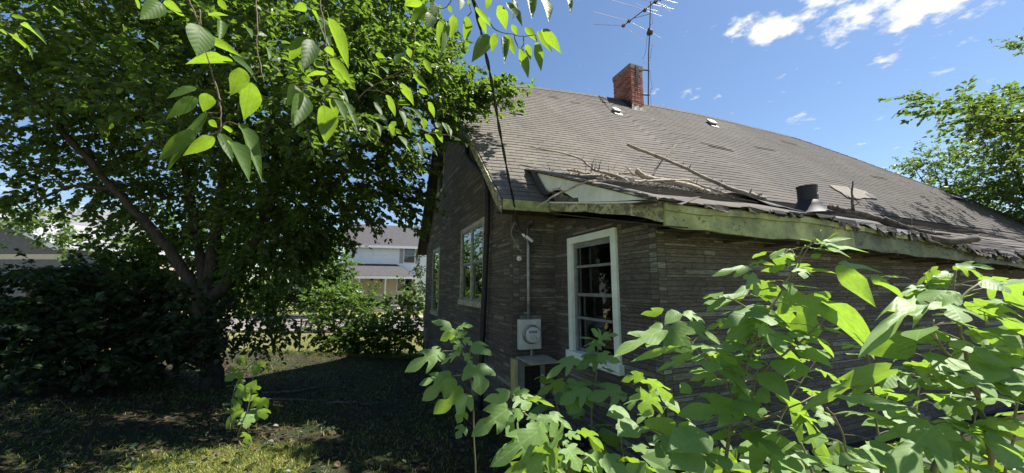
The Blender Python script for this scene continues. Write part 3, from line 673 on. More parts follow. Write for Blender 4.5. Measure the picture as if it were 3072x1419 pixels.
# -- chimney
s_f = 3.62
ca = loc(on_s(1896, 318, s_f))[0]; cb = loc(on_s(1932, 318, s_f))[0]; ctop = on_s(1896, 192, s_f).z
cw = cb-ca; cd = .82; cz0 = ridge(ca)-.75
chim = MB().obox(H(ca+.012, s_f+.012, cz0), V*(cw-.024), U*(cd-.024), Z*(ctop-cz0-.05)).build('chimney', M['mortar'], house, label='tall red brick chimney on the ridge')
bru = MB().hexa([(0, 0, 0), (1, 0, 0), (1, 0, 1), (0, 0, 1), (.02, 1, .05), (.98, 1, .05), (.98, 1, .95), (.02, 1, .95)]); br_me = bru.mesh('brick', M['brick'])
r = random.Random(5); bl, bh = cw/2, .0667; nrow = int((ctop-cz0)/bh); bm_far = []
for j in range(nrow):
    z = ctop-(j+1)*bh; capc = j < 3; ex = (.035 if j < 2 else .018 if j == 2 else 0)
    for face in (0, 1):
        L = (cw if face == 0 else cd)+2*ex; d = V if face == 0 else U; n = -U if face == 0 else -V
        P = H(ca-ex, s_f-ex, z); t = -(bl/2 if j % 2 else 0)
        while t < L-.01:
            x0, x1 = max(t, 0), min(t+bl, L); t += bl
            if x1-x0 < .03: continue
            th = ex+.012+r.uniform(-.003, .003)
            o = link('brick', br_me, chim); o.matrix_world = frame_mat(P+d*(x0+.004)+Z*.004-n*(ex+.002), d*(x1-x0-.009), n*(th-ex+.002), Z*(bh-.011))
MB().obox(H(ca-.02, s_f-.02, ctop-bh*2), V*(cw+.04), U*(cd+.04), Z*bh*1.99).build('cap', M['mortar'], chim)
MB().lathe(H(ca+cw/2, s_f+cd*.5, ctop-.05), Z, [(0, .13), (.12, .13), (.12, .1)], 12).build('flue', M['soot'], chim)
mb = MB()
for k in range(9):
    t = k/8; mb.v += [tuple(H(ca-.05+t*(cw+.12), s_f-.06, roofp(ca, (s_f-S0)/(S1-S0)).z-.12+.05)), tuple(H(ca-.03+t*(cw+.06), s_f-.014, roofp(ca, (s_f-S0)/(S1-S0)).z+.10+.05*math.sin(k*2.1)))]
mb.f = [(2*k, 2*k+2, 2*k+3, 2*k+1) for k in range(8)]; mb.build('flashing', M['soot'], chim)
mb = MB().prism([H(ca-.016, s_f-.05, ridge(ca)-.6), H(ca-.016, s_f+.5, ridge(ca)-.02), H(ca-.016, s_f+.5, ridge(ca)+.06), H(ca-.016, s_f-.02, ridge(ca)-.3)], -V*.006); mb.build('flashing', M['soot'], chim)
for k in range(9):   # dark streaks down the front of the stack, same black as the flashing
    x = ca+cw*(.38+.24*((k*37) % 10)/10); z1 = ctop-.02-.03*(k % 3); z0_ = ctop-.35-.085*((k*53) % 10)
    MB().prism([H(x, s_f-.0225-k*.0006, z1), H(x+.035, s_f-.0225-k*.0006, z1), H(x+.03, s_f-.0225-k*.0006, (z0_+z1)/2), H(x+.014, s_f-.0225-k*.0006, z0_), H(x+.002, s_f-.0225-k*.0006, (z0_+z1)/2)], -U*.003).build('tar_drip', M['soot'], chim)
# -- downpipe on the gable
dp = [(1397, 400), (1399, 440), (1402, 468), (1414, 488), (1440, 512), (1456, 532), (1463, 560), (1463, 640), (1458, 760), (1452, 900), (1446, 1040), (1441, 1200), (1438, 1260)]
pts = [on_a(x, y, -.10) for x, y in dp]
dpo = MB().tube(pts, .046, 12).build('downpipe', M['blackpipe'], house, smooth=True, label='crooked black downpipe on the gable wall')
for (x, y) in [(1401, 462), (1461, 700), (1448, 1000)]:
    p = on_a(x, y, -.10); MB().tube([p-Z*.03, p+Z*.03], .053, 12).build('coupling', M['blackpipe'], dpo)
for (s_, z0, h_) in [(7.0, -.05, .38), (7.25, .55, .34)]:
    o = MB().obox(H(-.10, s_, z0), V*.10, U*.22, Z*h_).build('utility_box', M['panelgrey'], house, bevel=.01); MB().tube([H(-.05, s_+.11, z0-.55), H(-.05, s_+.11, z0)], .015, 8).build('pipe', M['galv'], o)

# ---------------------------------------------------------------- electrics
meter = thing('electric_meter', 'round glass electric meter in a grey box on the recessed wall', 'electric meter')
mp0 = H(.055, -.105, .79); MB().obox(mp0, V*.315, U*.09, Z*.385).build('meter_box', M['meterbox'], meter, bevel=.008)
mc = H(.215, -.105, .985)
MB().lathe(mc, -U, [(0, .125), (.02, .125), (.03, .112), (.05, .112)], 28).build('ring', M['galv'], meter, smooth=False)
di = MB().lathe(mc-U*.045, -U, [(0, .098), (.03, .098)], 28).build('dial', M['dial'], meter)
MB().obox(mc-U*.077-V*.062+Z*.02, V*.118, -U*.004, Z*.034).build('display', M['breaker'], di)
for k in range(4): MB().obox(mc-U*.077-V*(.055-.005*k)-Z*(.012+.016*k), V*(.09-.012*k), -U*.002, Z*.005).build('print_line', M['panelgrey'], di)
MB().prism([mc-U*.078+V*.028-Z*.03, mc-U*.078+V*.062-Z*.03, mc-U*.078+V*.045-Z*.065], -U*.002).build('mark', M['panelgrey'], di)
MB().lathe(mc-U*.05, -U, [(0, .106), (.045, .104), (.075, .09), (.085, .06), (.088, .01)], 28).build('dome', M['dome'], meter, smooth=True)
cpts = [H(.205, -.06, 1.17), H(.205, -.06, 1.6), H(.203, -.06, 2.0), H(.205, -.06, 2.42)]
cd_ = MB().tube(cpts, .024, 10).build('conduit', M['galv'], meter, smooth=True)
MB().tube([H(.205, -.06, 2.40), H(.205, -.06, 2.455), H(.21, -.09, 2.49), H(.215, -.14, 2.49), H(.215, -.165, 2.455)], [.03, .036, .04, .042, .03], 10).build('weatherhead', M['rust'], meter, smooth=True)
for z in (1.24, 1.75, 2.25): MB().obox(H(.165, -.034, z), V*.08, U*.034, Z*.03).build('strap', M['galv'], cd_)
MB().tube([H(.25, -.05, .70), H(.25, -.05, .79)], .02, 10).build('nipple', M['galv'], meter)
panel = thing('breaker_panel', 'open breaker panel with its board lid lifted below the meter', 'breaker panel')
MB().obox(H(.03, -.085, .12), V*.40, U*.083, Z*.56).build('panel_box', M['panelgrey'], panel, bevel=.006)
MB().obox(H(-.035, -.14, .18), V*.05, U*.13, Z*.50).build('side_board', M['yellowwood'], panel, bevel=.004)
MB().hexa([H(.03, -.02, .685), H(.47, -.02, .685), H(.50, -.36, .645), H(.10, -.36, .645), H(.03, -.02, .70), H(.47, -.02, .70), H(.50, -.36, .66), H(.10, -.36, .66)]).build('lid', M['board'], panel, bevel=.003)
df = MB().obox(H(.13, -.095, .22), V*.22, U*.008, Z*.36).build('dead_front', M['breaker'], panel)
for k in range(6):
    for q in range(2): MB().obox(H(.15+q*.10, -.108, .25+k*.05), V*.075, U*.012, Z*.038).build('breaker', M['blackpipe'], df); MB().obox(H(.18+q*.10, -.118, .262+k*.05), V*.02, U*.01, Z*.012).build('toggle', M['rust'], df)
MB().obox(H(.36, -.096, .26), V*.05, U*.008, Z*.2).build('label_sheet', M['dial'], panel)
cable = thing('service_cable', 'twisted black service cable dropping from above to the eave corner', 'cable')
cp_ = [W(1385, -170, 2.1), W(1420, 0, 2.55), W(1440, 80, 2.75), W(1455, 150, 2.95), W(1470, 220, 3.15), W(1484, 300, 3.4), W(1497, 380, 3.65), W(1512, 460, 3.95), W(1527, 540, 4.25), W(1540, 600, 4.5), W(1548, 650, 4.65), W(1550, 690, 4.72)]
def smooth_path(p, n=5):
    out = []
    for i in range(len(p)-1):
        p0, p1, p2, p3 = p[max(i-1, 0)], p[i], p[i+1], p[min(i+2, len(p)-1)]
        for k in range(n):
            t = k/n; out.append(.5*((2*p1)+(p2-p0)*t+(2*p0-5*p1+4*p2-p3)*t*t+(3*p1-p0-3*p2+p3)*t**3))
    return out+[p[-1]]
sp_ = smooth_path(cp_, 8)
for ph_ in (0, math.pi):
    q = []
    for i, p in enumerate(sp_): q.append(p+Vector((math.cos(i*.45+ph_), .3*math.sin(i*.45+ph_), .2*math.sin(i*.45+ph_)))*.0085)
    MB().tube(q, .0085, 6).build('wire', M['cable'], cable, smooth=True)
MB().tube(sp_, .0045, 5).build('wire', M['cablegrey'], cable, smooth=True)
def sw(pl, rr, m, nm='wire'): MB().tube(smooth_path([on_s(1480+x/2.125, 620+y/2.125, sd) for x, y, sd in pl], 5), rr, 6).build(nm, m, cable, smooth=True)
sw([(148, 60, -.2), (165, 120, -.15), (190, 170, -.12), (240, 215, -.12), (255, 250, -.1), (262, 290, -.08), (245, 295, -.08), (235, 260, -.07), (222, 200, -.1), (225, 120, -.13)], .007, M['cable'])
sw([(140, 100, -.15), (118, 140, -.1), (116, 180, -.08), (135, 220, -.07), (152, 262, -.06), (190, 290, -.05), (215, 292, -.04)], .007, M['cablegrey'])
sw([(270, 160, -.08), (300, 175, -.06), (305, 225, -.05), (285, 250, -.05), (262, 230, -.06)], .005, M['cable'])
sw([(185, 172, -.11), (200, 190, -.12)], .018, M['white_plastic'], 'splice'); sw([(207, 188, -.12), (250, 222, -.12)], .022, M['white_plastic'], 'splice')
p0 = on_s(1480+157/2.125, 620+332/2.125, -.03); MB().lathe(p0, -U, [(0, .02), (.03, .035), (.045, .035), (.05, .018), (.06, .018)], 12).build('insulator', M['dial'], cable)
p0 = on_s(1480+150/2.125, 620+258/2.125, -.03); MB().lathe(p0, -U, [(0, .012), (.05, .02), (.06, .012)], 10).build('insulator', M['cablegrey'], cable)

# ---------------------------------------------------------------- television antenna
ant = thing('tv_antenna', 'old television antenna on a rusty mast strapped to the chimney', 'antenna')
AS = s_f+.05; mx0, mx1 = on_s(1945, 314, AS), on_s(1952, 5, AS)
mast = MB().tube([mx0, on_s(1946, 160, AS), on_s(1949, 95, AS), on_s(1952, 5, AS)], [.021, .021, .019, .019], 8).build('mast', M['rust'], ant)
for y in (211, 285):
    p = on_s(1946, y, AS); q = H(cb-.02, s_f+.12, p.z-.01); MB().tube([q, p+V*.04], .02, 6).build('bracket', M['rust'], ant)
p = on_s(1949, 92, AS); MB().lathe(p-Z*.12, Z, [(0, .09), (.05, .105), (.12, .08), (.2, .05), (.22, .035)], 10).build('rotator', M['rust'], ant)
AZ = on_s(1951, 18, AS).z
ap = lambda x, y: on_z(1700+x/3.5, y/3.5, AZ)
MB().tube([ap(596, 270), ap(820, 100), ap(930, 20), ap(1010, -35), ap(1120, -110)], .016, 6).build('boom', M['rust'], ant)
MB().tube([ap(690, 195)+Z*.0, on_s(1949, 42, AS)], .008, 5).build('brace', M['rust'], ant)
for a, b, r_ in [((596, 270), (280, 255), .011), ((596, 270), (912, 492), .008), ((655, 222), (280, 125), .011), ((655, 222), (992, 398), .008), ((820, 105), (630, 50), .009), ((820, 105), (455, -5), .008), ((820, 105), (1000, 172), .009), ((830, 85), (730, 38), .007), ((830, 85), (955, 115), .007),
                 ((930, 22), (780, -5), .009), ((930, 22), (1105, 125), .008), ((930, 22), (1060, 68), .009), ((985, -15), (1160, 32), .009), ((985, -15), (800, -60), .008), ((900, 45), (1125, 95), .007), ((1060, -70), (1230, -20), .008), ((1060, -70), (870, -130), .008)]:
    MB().tube([ap(*a), ap(*b)], r_, 5).build('element', M['alu'], ant)
for x, y in [(596, 270), (655, 222), (820, 108), (930, 22), (985, -15)]:
    p = ap(x, y); MB().obox(p-V*.05-U*.05-Z*.03, V*.1, U*.1, Z*.06).build('clamp', M['rust'], ant)
def aw(pl): MB().tube(smooth_path([on_s(1700+x/3.5, y/3.5, AS-.02) for x, y in pl], 4), .005, 4).build('lead_wire', M['cable'], ant)
aw([(845, 350), (840, 440), (825, 560), (795, 620)]); aw([(900, 60), (895, 180), (905, 240), (880, 260)]); aw([(893, 500), (885, 560), (878, 620)])
aw([(868, 660), (820, 658), (810, 650)]); aw([(872, 745), (885, 850), (900, 930), (880, 945), (888, 1110)]); aw([(890, 470), (912, 492)])

# ---------------------------------------------------------------- dead branches lying on the roof
def limb(pts, r0, r1, seed, jitter=.008, n=7, sub=5):
    r = random.Random(seed); q = smooth_path([Vector(p) for p in pts], sub); m = len(q)
    q = [p+Vector((r.uniform(-1, 1), r.uniform(-1, 1), r.uniform(-1, 1)))*jitter for p in q]
    rad = [(r0+(r1-r0)*i/(m-1))*r.uniform(.88, 1.15) for i in range(m)]
    return MB().tube(q, rad, n), q, rad
def b4(x, y, s_): return on_s(1600+x/3.68, 500+y/3.68, s_)
def dead_branch(label, paths, mat, seed):
    t = thing('dead_branch', label, 'dead branch', group='dead branches on the roof')
    first = True
    for i, (pts, r0, r1, stubs) in enumerate(paths):
        mb, q, rad = limb(pts, r0, r1, seed+i); o = mb.build('limb' if first else 'branchlet', M[mat], t, smooth=True); first = False
        r = random.Random(seed*7+i)
        for k in range(stubs):
            j = r.randrange(2, len(q)-2); d = Vector((r.uniform(-1, 1), r.uniform(-1, .3), r.uniform(.1, 1))).normalized(); L = r.uniform(.03, .11)
            MB().tube([q[j], q[j]+d*L*.6, q[j]+d*L+Vector((0, 0, .01))], [rad[j]*.5, rad[j]*.35, .002], 5).build('stub', M[mat], t)
    return t
dead_branch('long dead branch propped up, its pale broken end in the air', [([b4(1040, -245, .35), b4(1330, -130, .2), b4(1640, 0, .0), b4(1960, 150, -.3), b4(2200, 250, -.6), b4(2420, 320, -.85), b4(2560, 360, -1.0)], .026, .042, 12),
    ([b4(1310, 110, .15), b4(1420, -60, .16), b4(1530, -190, .2), b4(1580, -250, .25)], .018, .009, 5)], 'deadgrey', 31)
dead_branch('slender bare branch drooping over the eave, twig tip hanging in front of the fascia', [([b4(30, 465, -1.3), b4(120, 390, -1.3), b4(310, 285, -1.28), b4(560, 176, -1.3), b4(800, 152, -1.15), b4(1080, 164, -.95), b4(1270, 154, -.6), b4(1660, 148, -.3), b4(1880, 215, -.3), b4(2100, 292, -.45), b4(2400, 332, -.5)], .0085, .022, 5),
    ([b4(320, 280, -1.25), b4(290, 245, -1.25), b4(220, 245, -1.26), b4(212, 275, -1.26)], .010, .005, 1), ([b4(325, 285, -1.25), b4(310, 330, -1.25)], .011, .008, 0)], 'deadwood', 41)
dead_branch('thick smooth grey log at the back of the twig pile', [([b4(1130, 40, -.15), b4(1220, 110, -.2), b4(1330, 140, -.25), b4(1560, 175, -.35), b4(1760, 230, -.45), b4(1950, 300, -.6)], .045, .05, 1)], 'deadwood', 51)
dead_branch('forked pale stick with a long arm pointing up the roof', [([b4(-225+565-380, -220, .5), b4(560-380+260, -120, .3), b4(620, -10, .0), b4(700, 45, -.25), b4(860, 85, -.4), b4(960, 120, -.5), b4(1110, 190, -.6)], .013, .026, 4)], 'deadwood', 61)
for k, (pts, r0) in enumerate([([(380, 30), (480, 50), (600, 85), (760, 100), (880, 115), (1060, 190)], .016), ([(370, 75), (480, 100), (600, 95), (750, 100), (900, 150)], .014), ([(490, 40), (510, 80), (470, 110)], .009), ([(800, 95), (1000, 75), (1160, 85)], .012), ([(940, 70), (1070, 25)], .006), ([(1020, 0), (1080, 60), (1110, 95)], .009), ([(760, 100), (800, 155)], .008), ([(650, 20), (660, -20)], .006)]):
    mb, q, rad = limb([b4(x, y, (.25 if y < 150 else -.25)-.05*(k % 3)) for x, y in pts], r0*1.1, r0*1.7, 70+k)
    tag(mb.build('stick', M['deadwood'], smooth=True), ['longest bent stick along the top of the heap on the low roof', 'second long stick, just below the longest one, in the roof heap', 'short crooked stick crossing the left end of the roof heap', 'straight level stick reaching the thick grey log in the roof heap', 'thinnest slanting stick in the middle of the roof heap', 'short stick sloping down beside the broken end of the grey log', 'short stick pointing down the slope under the roof heap', 'small upright stick at the left of the roof heap'][k], 'stick', 'sticks heaped on the bay roof')
dead_branch('shaggy fallen limb with peeling bark along the right eave', [([W(2492, 622, 4.5), W(2540, 632, 4.52), W(2600, 645, 4.6), W(2690, 680, 4.55), W(2760, 705, 4.5), W(2850, 722, 4.4), W(2930, 715, 4.4)], .035, .045, 6),
    ([W(2560, 632, 4.5), W(2557, 590, 4.5), W(2558, 545, 4.5)], .02, .007, 2), ([W(2650, 655, 4.5), W(2760, 692, 4.4), W(2850, 705, 4.35)], .03, .012, 3), ([W(2680, 690, 4.5), W(2790, 722, 4.4), W(2830, 735, 4.4)], .03, .01, 2), ([W(2732, 680, 4.6), W(2734, 655, 4.6)], .012, .006, 0)], 'deadbark', 91)
mb = MB(); r = random.Random(77)            # twig and bark litter along the break of the slope
for k in range(420):
    x = r.gauss(1250, 420) if k < 300 else r.uniform(1400, 2500); y = 60+(x-400)*.12+r.gauss(0, 18)+(18 if x < 1000 else 30)
    p = b4(x, y, -.25-r.random()*.5); d = Vector((r.uniform(-1, 1), r.uniform(-1, 1), r.uniform(-.12, .25))).normalized(); L = r.uniform(.03, .16)
    mb.tube([p, p+d*L*.5+Vector((0, 0, r.uniform(-.01, .02))), p+d*L], [r.uniform(.002, .006), r.uniform(.002, .006), .001], 4, False)
for k in range(16):
    x = r.uniform(560, 900); p = b4(x, 40+r.uniform(-20, 30), -.3); d = Vector((r.uniform(-.5, .5), r.uniform(-.3, .3), 1)).normalized(); mb.tube([p, p+d*r.uniform(.08, .22)], [.004, .0015], 4, False)
mb.build('twig_litter', M['deadbark'], kind='stuff')

# ---------------------------------------------------------------- leaves
PROF = [(0, .02), (.02, .26), (.07, .52), (.15, .76), (.26, .94), (.38, 1.0), (.52, .93), (.66, .72), (.78, .48), (.88, .26), (.95, .10), (1.0, .0)]
def leaf_from_halves(name, right, left, fold, curl, twist, wave, m, seed):
    """right, left: outlines (x,y) from base to tip; midrib on x = 0; unit length along +Y, half width about .5"""
    r = random.Random(seed); ph = r.uniform(0, 6)
    mid = [(0, y) for y in (0, .2, .4, .6, .8, 1.0)]; vs = []; fs = []; uvs = []
    def z_(x, y): return fold*abs(x)-curl*y*y-.35*curl*abs(x)*abs(x)*3+twist*x*y+wave*math.sin(abs(x)*7+y*9+ph)*abs(x)*2
    for sgn, half in ((1, right), (-1, left)):
        poly = [(0, 0)]+[(sgn*x, y) for x, y in half]+[(0, 1.0)]+mid[-2:0:-1]
        tris = tessellate_polygon([[Vector((x, y, 0)) for x, y in poly]]); n = len(vs)
        vs += [(x, y, z_(x, y)) for x, y in poly]
        for t in tris:
            a, b, c = [poly[i] for i in t]
            t = t if (b[0]-a[0])*(c[1]-a[1])-(b[1]-a[1])*(c[0]-a[0]) > 0 else t[::-1]; fs.append(tuple(i+n for i in t))
        uvs += poly
    me = bpy.data.meshes.new(name); me.from_pydata(vs, [], fs); me.materials.append(m)
    ul = me.uv_layers.new(name='UVMap')
    for lp in me.loops: x, y = uvs[lp.vertex_index]; ul.data[lp.index].uv = (x+.5, y)
    bm = bmesh.new(); bm.from_mesh(me); bmesh.ops.remove_doubles(bm, verts=bm.verts, dist=1e-5); bm.to_mesh(me); bm.free()
    me.shade_smooth(); me.update(); return me
def ovate(r, k=1.0): return [(w_*.5*k*r.uniform(.95, 1.05), y) for y, w_ in PROF[1:-1]]
def lob1(r):
    j = lambda: r.uniform(-.02, .02)
    return [(.16, -.06), (.33, -.03), (.46+j(), .10), (.55+j(), .26), (.60+j(), .42), (.585, .50+j()), (.50, .50), (.38, .47), (.26, .43), (.19+j(), .42), (.20, .50), (.28, .60), (.32+j(), .68), (.29, .77), (.20, .87), (.09, .95)]
def lob2(r):
    j = lambda: r.uniform(-.025, .025)
    return [(.15, -.08), (.30, -.10), (.44, -.02+j()), (.50+j(), .08), (.45, .13), (.34, .15), (.42, .22), (.55+j(), .34), (.64+j(), .50), (.60, .56), (.46, .52), (.30, .44), (.17+j(), .40), (.16, .48), (.24, .58), (.30+j(), .68), (.28, .78), (.18, .88), (.08, .95)]
HANG = [leaf_from_halves('leaf', ovate(random.Random(k), 1), ovate(random.Random(k+50), 1), .18+.03*k % .1, .12*(k % 3), .1*(k % 2), .03, M['leaf_hang'], k) for k in range(6)]
SHRUB = []
for k in range(12):
    q = random.Random(k+200); hs = [ovate(q, 1.05), lob1(q), lob2(q)]; a, b = [(0, 0), (1, 1), (2, 1), (1, 2), (2, 2), (0, 1), (0, 0), (1, 0), (1, 1), (0, 0), (2, 2), (1, 1)][k]
    SHRUB.append(leaf_from_halves('leaf', hs[a], hs[b], q.uniform(.0, .28), q.uniform(.05, .38), q.uniform(-.2, .2), q.uniform(.02, .06), M['leaf_shrub'], k))
OVS = [0, 6, 9, 0, 6, 9]; LOBS = [1, 2, 3, 4, 5, 7, 8, 10, 11]
def put_leaf(me, parent, base, tip, normal, width):
    base, tip = Vector(base), Vector(tip); Y = tip-base; L = Y.length; n = Vector(normal); X = Y.cross(n)
    if X.length < 1e-4: X = Y.orthogonal()
    X.normalize(); N = X.cross(Y).normalized()
    o = link('leaf', me, parent); o.matrix_world = frame_mat(base, X*width, Y, N*L); return o
def traced(par, crop, rows, D, meshes, seed, backlit=.7, spread=.25, lob=None, wk=1.0):
    """leaves measured from the photo: base, tip, width in zoomed pixels; each gets a depth, a tilt and its real size"""
    ox, oy, sc = crop; r = random.Random(seed)
    for k, row in enumerate(rows):
        bx_, by_, tx_, ty_, w_ = row[:5]; d = D+r.uniform(-spread, spread); px = lambda x, y: (ox+x/sc, oy+y/sc)
        L = math.hypot(tx_-bx_, ty_-by_)/sc*d/F
        away = r.random() < backlit if len(row) < 6 else row[5] > 0
        dd = L*r.uniform(.25, .7)*(1 if away else -1)
        b = W(*px(bx_, by_), d-dd*.3); t = W(*px(tx_, ty_), d+dd*.7)
        view = (EYE-(b+t)/2).normalized(); ax = (t-b).normalized()
        n = TOSUN*r.uniform(.45, .8)+view*(-.6 if away and TOSUN.dot(view) < .75 else .6); n = n-ax*n.dot(ax)
        if n.length < .1: n = view-ax*view.dot(ax)
        n.normalize(); n = Matrix.Rotation(r.uniform(-.3, .3), 3, ax) @ n; w_ = w_*.94/max(abs(n.dot(view)), .78)
        me = meshes[r.choice(lob) if lob else r.randrange(len(meshes))]
        put_leaf(me, par, b, t, n, w_/sc*d/F*wk)
def twig(par, pts, r0, r1, m, seed, nm='twig', jitter=.003):
    mb, q, rad = limb(pts, r0, r1, seed, jitter, 6, 4); mb.build(nm, m, par, smooth=True); return q

# leaf clouds: many small folded leaves in one mesh
LT = np.array([(0, 0, 0), (-.34, .22, .09), (-.36, .58, .10), (0, 1, -.08), (.36, .58, .10), (.34, .22, .09)], float); LF = np.array([(0, 3, 2, 1), (0, 5, 4, 3)])
def orient(d, n):
    d = d/np.linalg.norm(d, axis=1, keepdims=True); x = np.cross(d, n); x /= np.linalg.norm(x, axis=1, keepdims=True)+1e-9; z = np.cross(x, d); return x, d, z
def cloud_verts(base, d, n, L, wr=.95):
    x, y, z = orient(d, n); L = L[:, None, None]
    return base[:, None]+L*(LT[None, :, 0:1]*wr*x[:, None]+LT[None, :, 1:2]*y[:, None]+LT[None, :, 2:3]*z[:, None])
def unit3(n): v_ = rng.normal(size=(n, 3)); return v_/np.linalg.norm(v_, axis=1, keepdims=True)
def sprays(ells, center, leaf_len, per_twig, twig_len, droop=.35, flat_=.8, shell=.5):
    """(leaf base, dir, normal, length), and twig lines, from ellipsoids (centre, radii, number of twigs)"""
    B, Dv, N, L, TW = [], [], [], [], []
    for (c, rad, nt_) in ells:
        c = np.array(c); rad = np.array(rad if hasattr(rad, '__len__') else (rad,)*3); u_ = unit3(nt_); rr = rng.random(nt_)**shell
        st_ = c+u_*rad*rr[:, None]; dr = u_*rad+.5*(c-np.array(center))/3+unit3(nt_)*.7*rad.mean(); dr[:, 2] -= droop*rad.mean(); dr /= np.linalg.norm(dr, axis=1, keepdims=True)
        tl = twig_len*rng.uniform(.6, 1.4, nt_); TW.append(np.stack([st_, st_+dr*tl[:, None]*.5+[0, 0, .02], st_+dr*tl[:, None]-np.array([0, 0, 1])*(.12*tl[:, None])], 1))
        k = per_twig; t = rng.random((nt_, k)); p = st_[:, None]+dr[:, None]*(t*tl[:, None])[..., None]; p[..., 2] -= .12*tl[:, None]*t*t
        side = np.cross(dr, [0, 0, 1.0]); side /= np.linalg.norm(side, axis=1, keepdims=True)+1e-6; sg = rng.choice([-1, 1], (nt_, k))[..., None]
        dd = .5*dr[:, None]+side[:, None]*sg*.8+rng.normal(size=(nt_, k, 3))*.35; dd[..., 2] -= droop
        nn = rng.normal(size=(nt_, k, 3))*(1-flat_)*1.6; nn[..., 2] += flat_
        B.append((p+dd*.02).reshape(-1, 3)); Dv.append(dd.reshape(-1, 3)); N.append(nn.reshape(-1, 3)); L.append(leaf_len*rng.uniform(.6, 1.25, nt_*k))
    return np.concatenate(B), np.concatenate(Dv), np.concatenate(N), np.concatenate(L), np.concatenate(TW)
small_leaf = {}
def tree_foliage(par, ells, center, m, leaf_len, per_twig, twig_len, n_obj=0, droop=.35, flat_=.8, shell=.5, twig_r=.004, holder=None, wr=.95):
    B, Dv, N, L, TW = sprays(ells, center, leaf_len, per_twig, twig_len, droop, flat_, shell)
    n_obj = min(n_obj, len(B)); idx = np.arange(len(B))
    if n_obj:
        f = B[:, 1]; vis = (f > .5) & (np.abs(B[:, 0]/np.maximum(f, .1)) < 1.35) & ((B[:, 2]-CZ)/np.maximum(f, .1) < .85) & ((B[:, 2]-CZ)/np.maximum(f, .1) > -.5)
        key = np.where(vis, L/np.linalg.norm(B-np.array(EYE), axis=1), 0); o_ = np.argsort(-key)[:n_obj]
        if m not in small_leaf:
            small_leaf[m] = MB().add([tuple(v_*[wr, 1, 1]) for v_ in LT], [tuple(f_) for f_ in LF]).mesh('leaf', m)
        x, y, z = orient(Dv[o_], N[o_])
        for i, q in enumerate(o_):
            o = link('leaf', small_leaf[m], par); l = float(L[q]); o.matrix_world = frame_mat(Vector(B[q]), Vector(x[i])*l, Vector(y[i])*l, Vector(z[i])*l)
        idx = np.setdiff1d(idx, o_)
    vv = cloud_verts(B[idx], Dv[idx], N[idx], L[idx], wr); ff = LF[None]+(np.arange(len(idx))*6)[:, None, None]
    link('foliage', np_mesh('foliage', vv.reshape(-1, 3), ff.reshape(-1, 4), m), holder or par, kind='stuff')
    # twigs as thin three-sided tubes
    K = len(TW); tri = np.array([(math.cos(a), math.sin(a)) for a in (0, 2.09, 4.19)])
    ax = TW[:, 2]-TW[:, 0]; x, y, z = orient(ax, np.tile([.3, .2, 1.0], (K, 1)))
    rr = np.array([1, .7, .25])*twig_r
    tv = TW[:, :, None]+rr[None, :, None, None]*(tri[None, None, :, 0:1]*x[:, None, None]+tri[None, None, :, 1:2]*z[:, None, None])
    tf = np.array([(s_*3+k_, s_*3+(k_+1) % 3, s_*3+3+(k_+1) % 3, s_*3+3+k_) for s_ in range(2) for k_ in range(3)])
    tf = tf[None]+(np.arange(K)*9)[:, None, None]
    link('twigs', np_mesh('twigs', tv.reshape(-1, 3), tf.reshape(-1, 4), M['twig']), holder or par, kind='stuff')
    return TW

# ---------------------------------------------------------------- the yard tree
TD = 6.8
tree = thing('yard_tree', 'large broad-leaved yard tree forking low, left of the house', 'tree', (0, 0, 0))
base = W(630, 1150, TD); base.z = gz(base.x, base.y)-.1
fork = W(610, 905, TD)
mb, q, rad = limb([base, base+Z*.35+Vector((.02, 0, 0)), fork.lerp(base, .45), fork, fork+Z*.25], .19, .14, 1, .012, 12, 4); rad[0] = .25
trunk = mb.build('trunk', M['bark'], tree, smooth=True)
LIMBS = [([fork-Z*.05, W(560, 830, TD), W(500, 740, 6.7), W(430, 660, 6.6), W(345, 570, 6.4), W(240, 450, 6.2), W(130, 330, 5.9), W(30, 200, 5.6)], .11, .03),
         ([fork-Z*.1, W(680, 850, 6.9), W(745, 770, 7.0), W(800, 640, 7.1), W(860, 480, 7.0), W(960, 330, 6.8), W(1100, 240, 6.6)], .13, .03),
         ([fork, W(640, 760, 7.1), W(660, 600, 7.3), W(690, 400, 7.3), W(760, 200, 7.2), W(820, 20, 7.0)], .12, .03),
         ([fork, W(700, 720, 7.4), W(840, 560, 7.6), W(1000, 520, 7.4), W(1180, 520, 7.2)], .07, .02),
         ([fork+Z*.1, W(590, 700, 7.2), W(560, 520, 7.2), W(520, 300, 7.0), W(430, 60, 6.6)], .09, .03),
         ([W(860, 480, 7.0), W(1000, 400, 6.6), W(1150, 330, 6.3), W(1300, 270, 6.1), W(1420, 240, 6.0)], .05, .012),
         ([W(690, 400, 7.3), W(600, 200, 6.8), W(520, 20, 6.3)], .06, .02),
         ([W(345, 570, 6.4), W(220, 560, 6.2), W(80, 620, 6.0)], .04, .012)]
for k, (pts, r0, r1) in enumerate(LIMBS):
    mb, q, rad = limb(pts, r0, r1, 10+k, .02, 9, 4); mb.build('limb', M['bark'], tree, smooth=True)
crown = link('crown', None, tree)
ells = []
def E(px, py, D, r_, n): ells.append((tuple(W(px, py, D)), r_, int(n*1.12)))
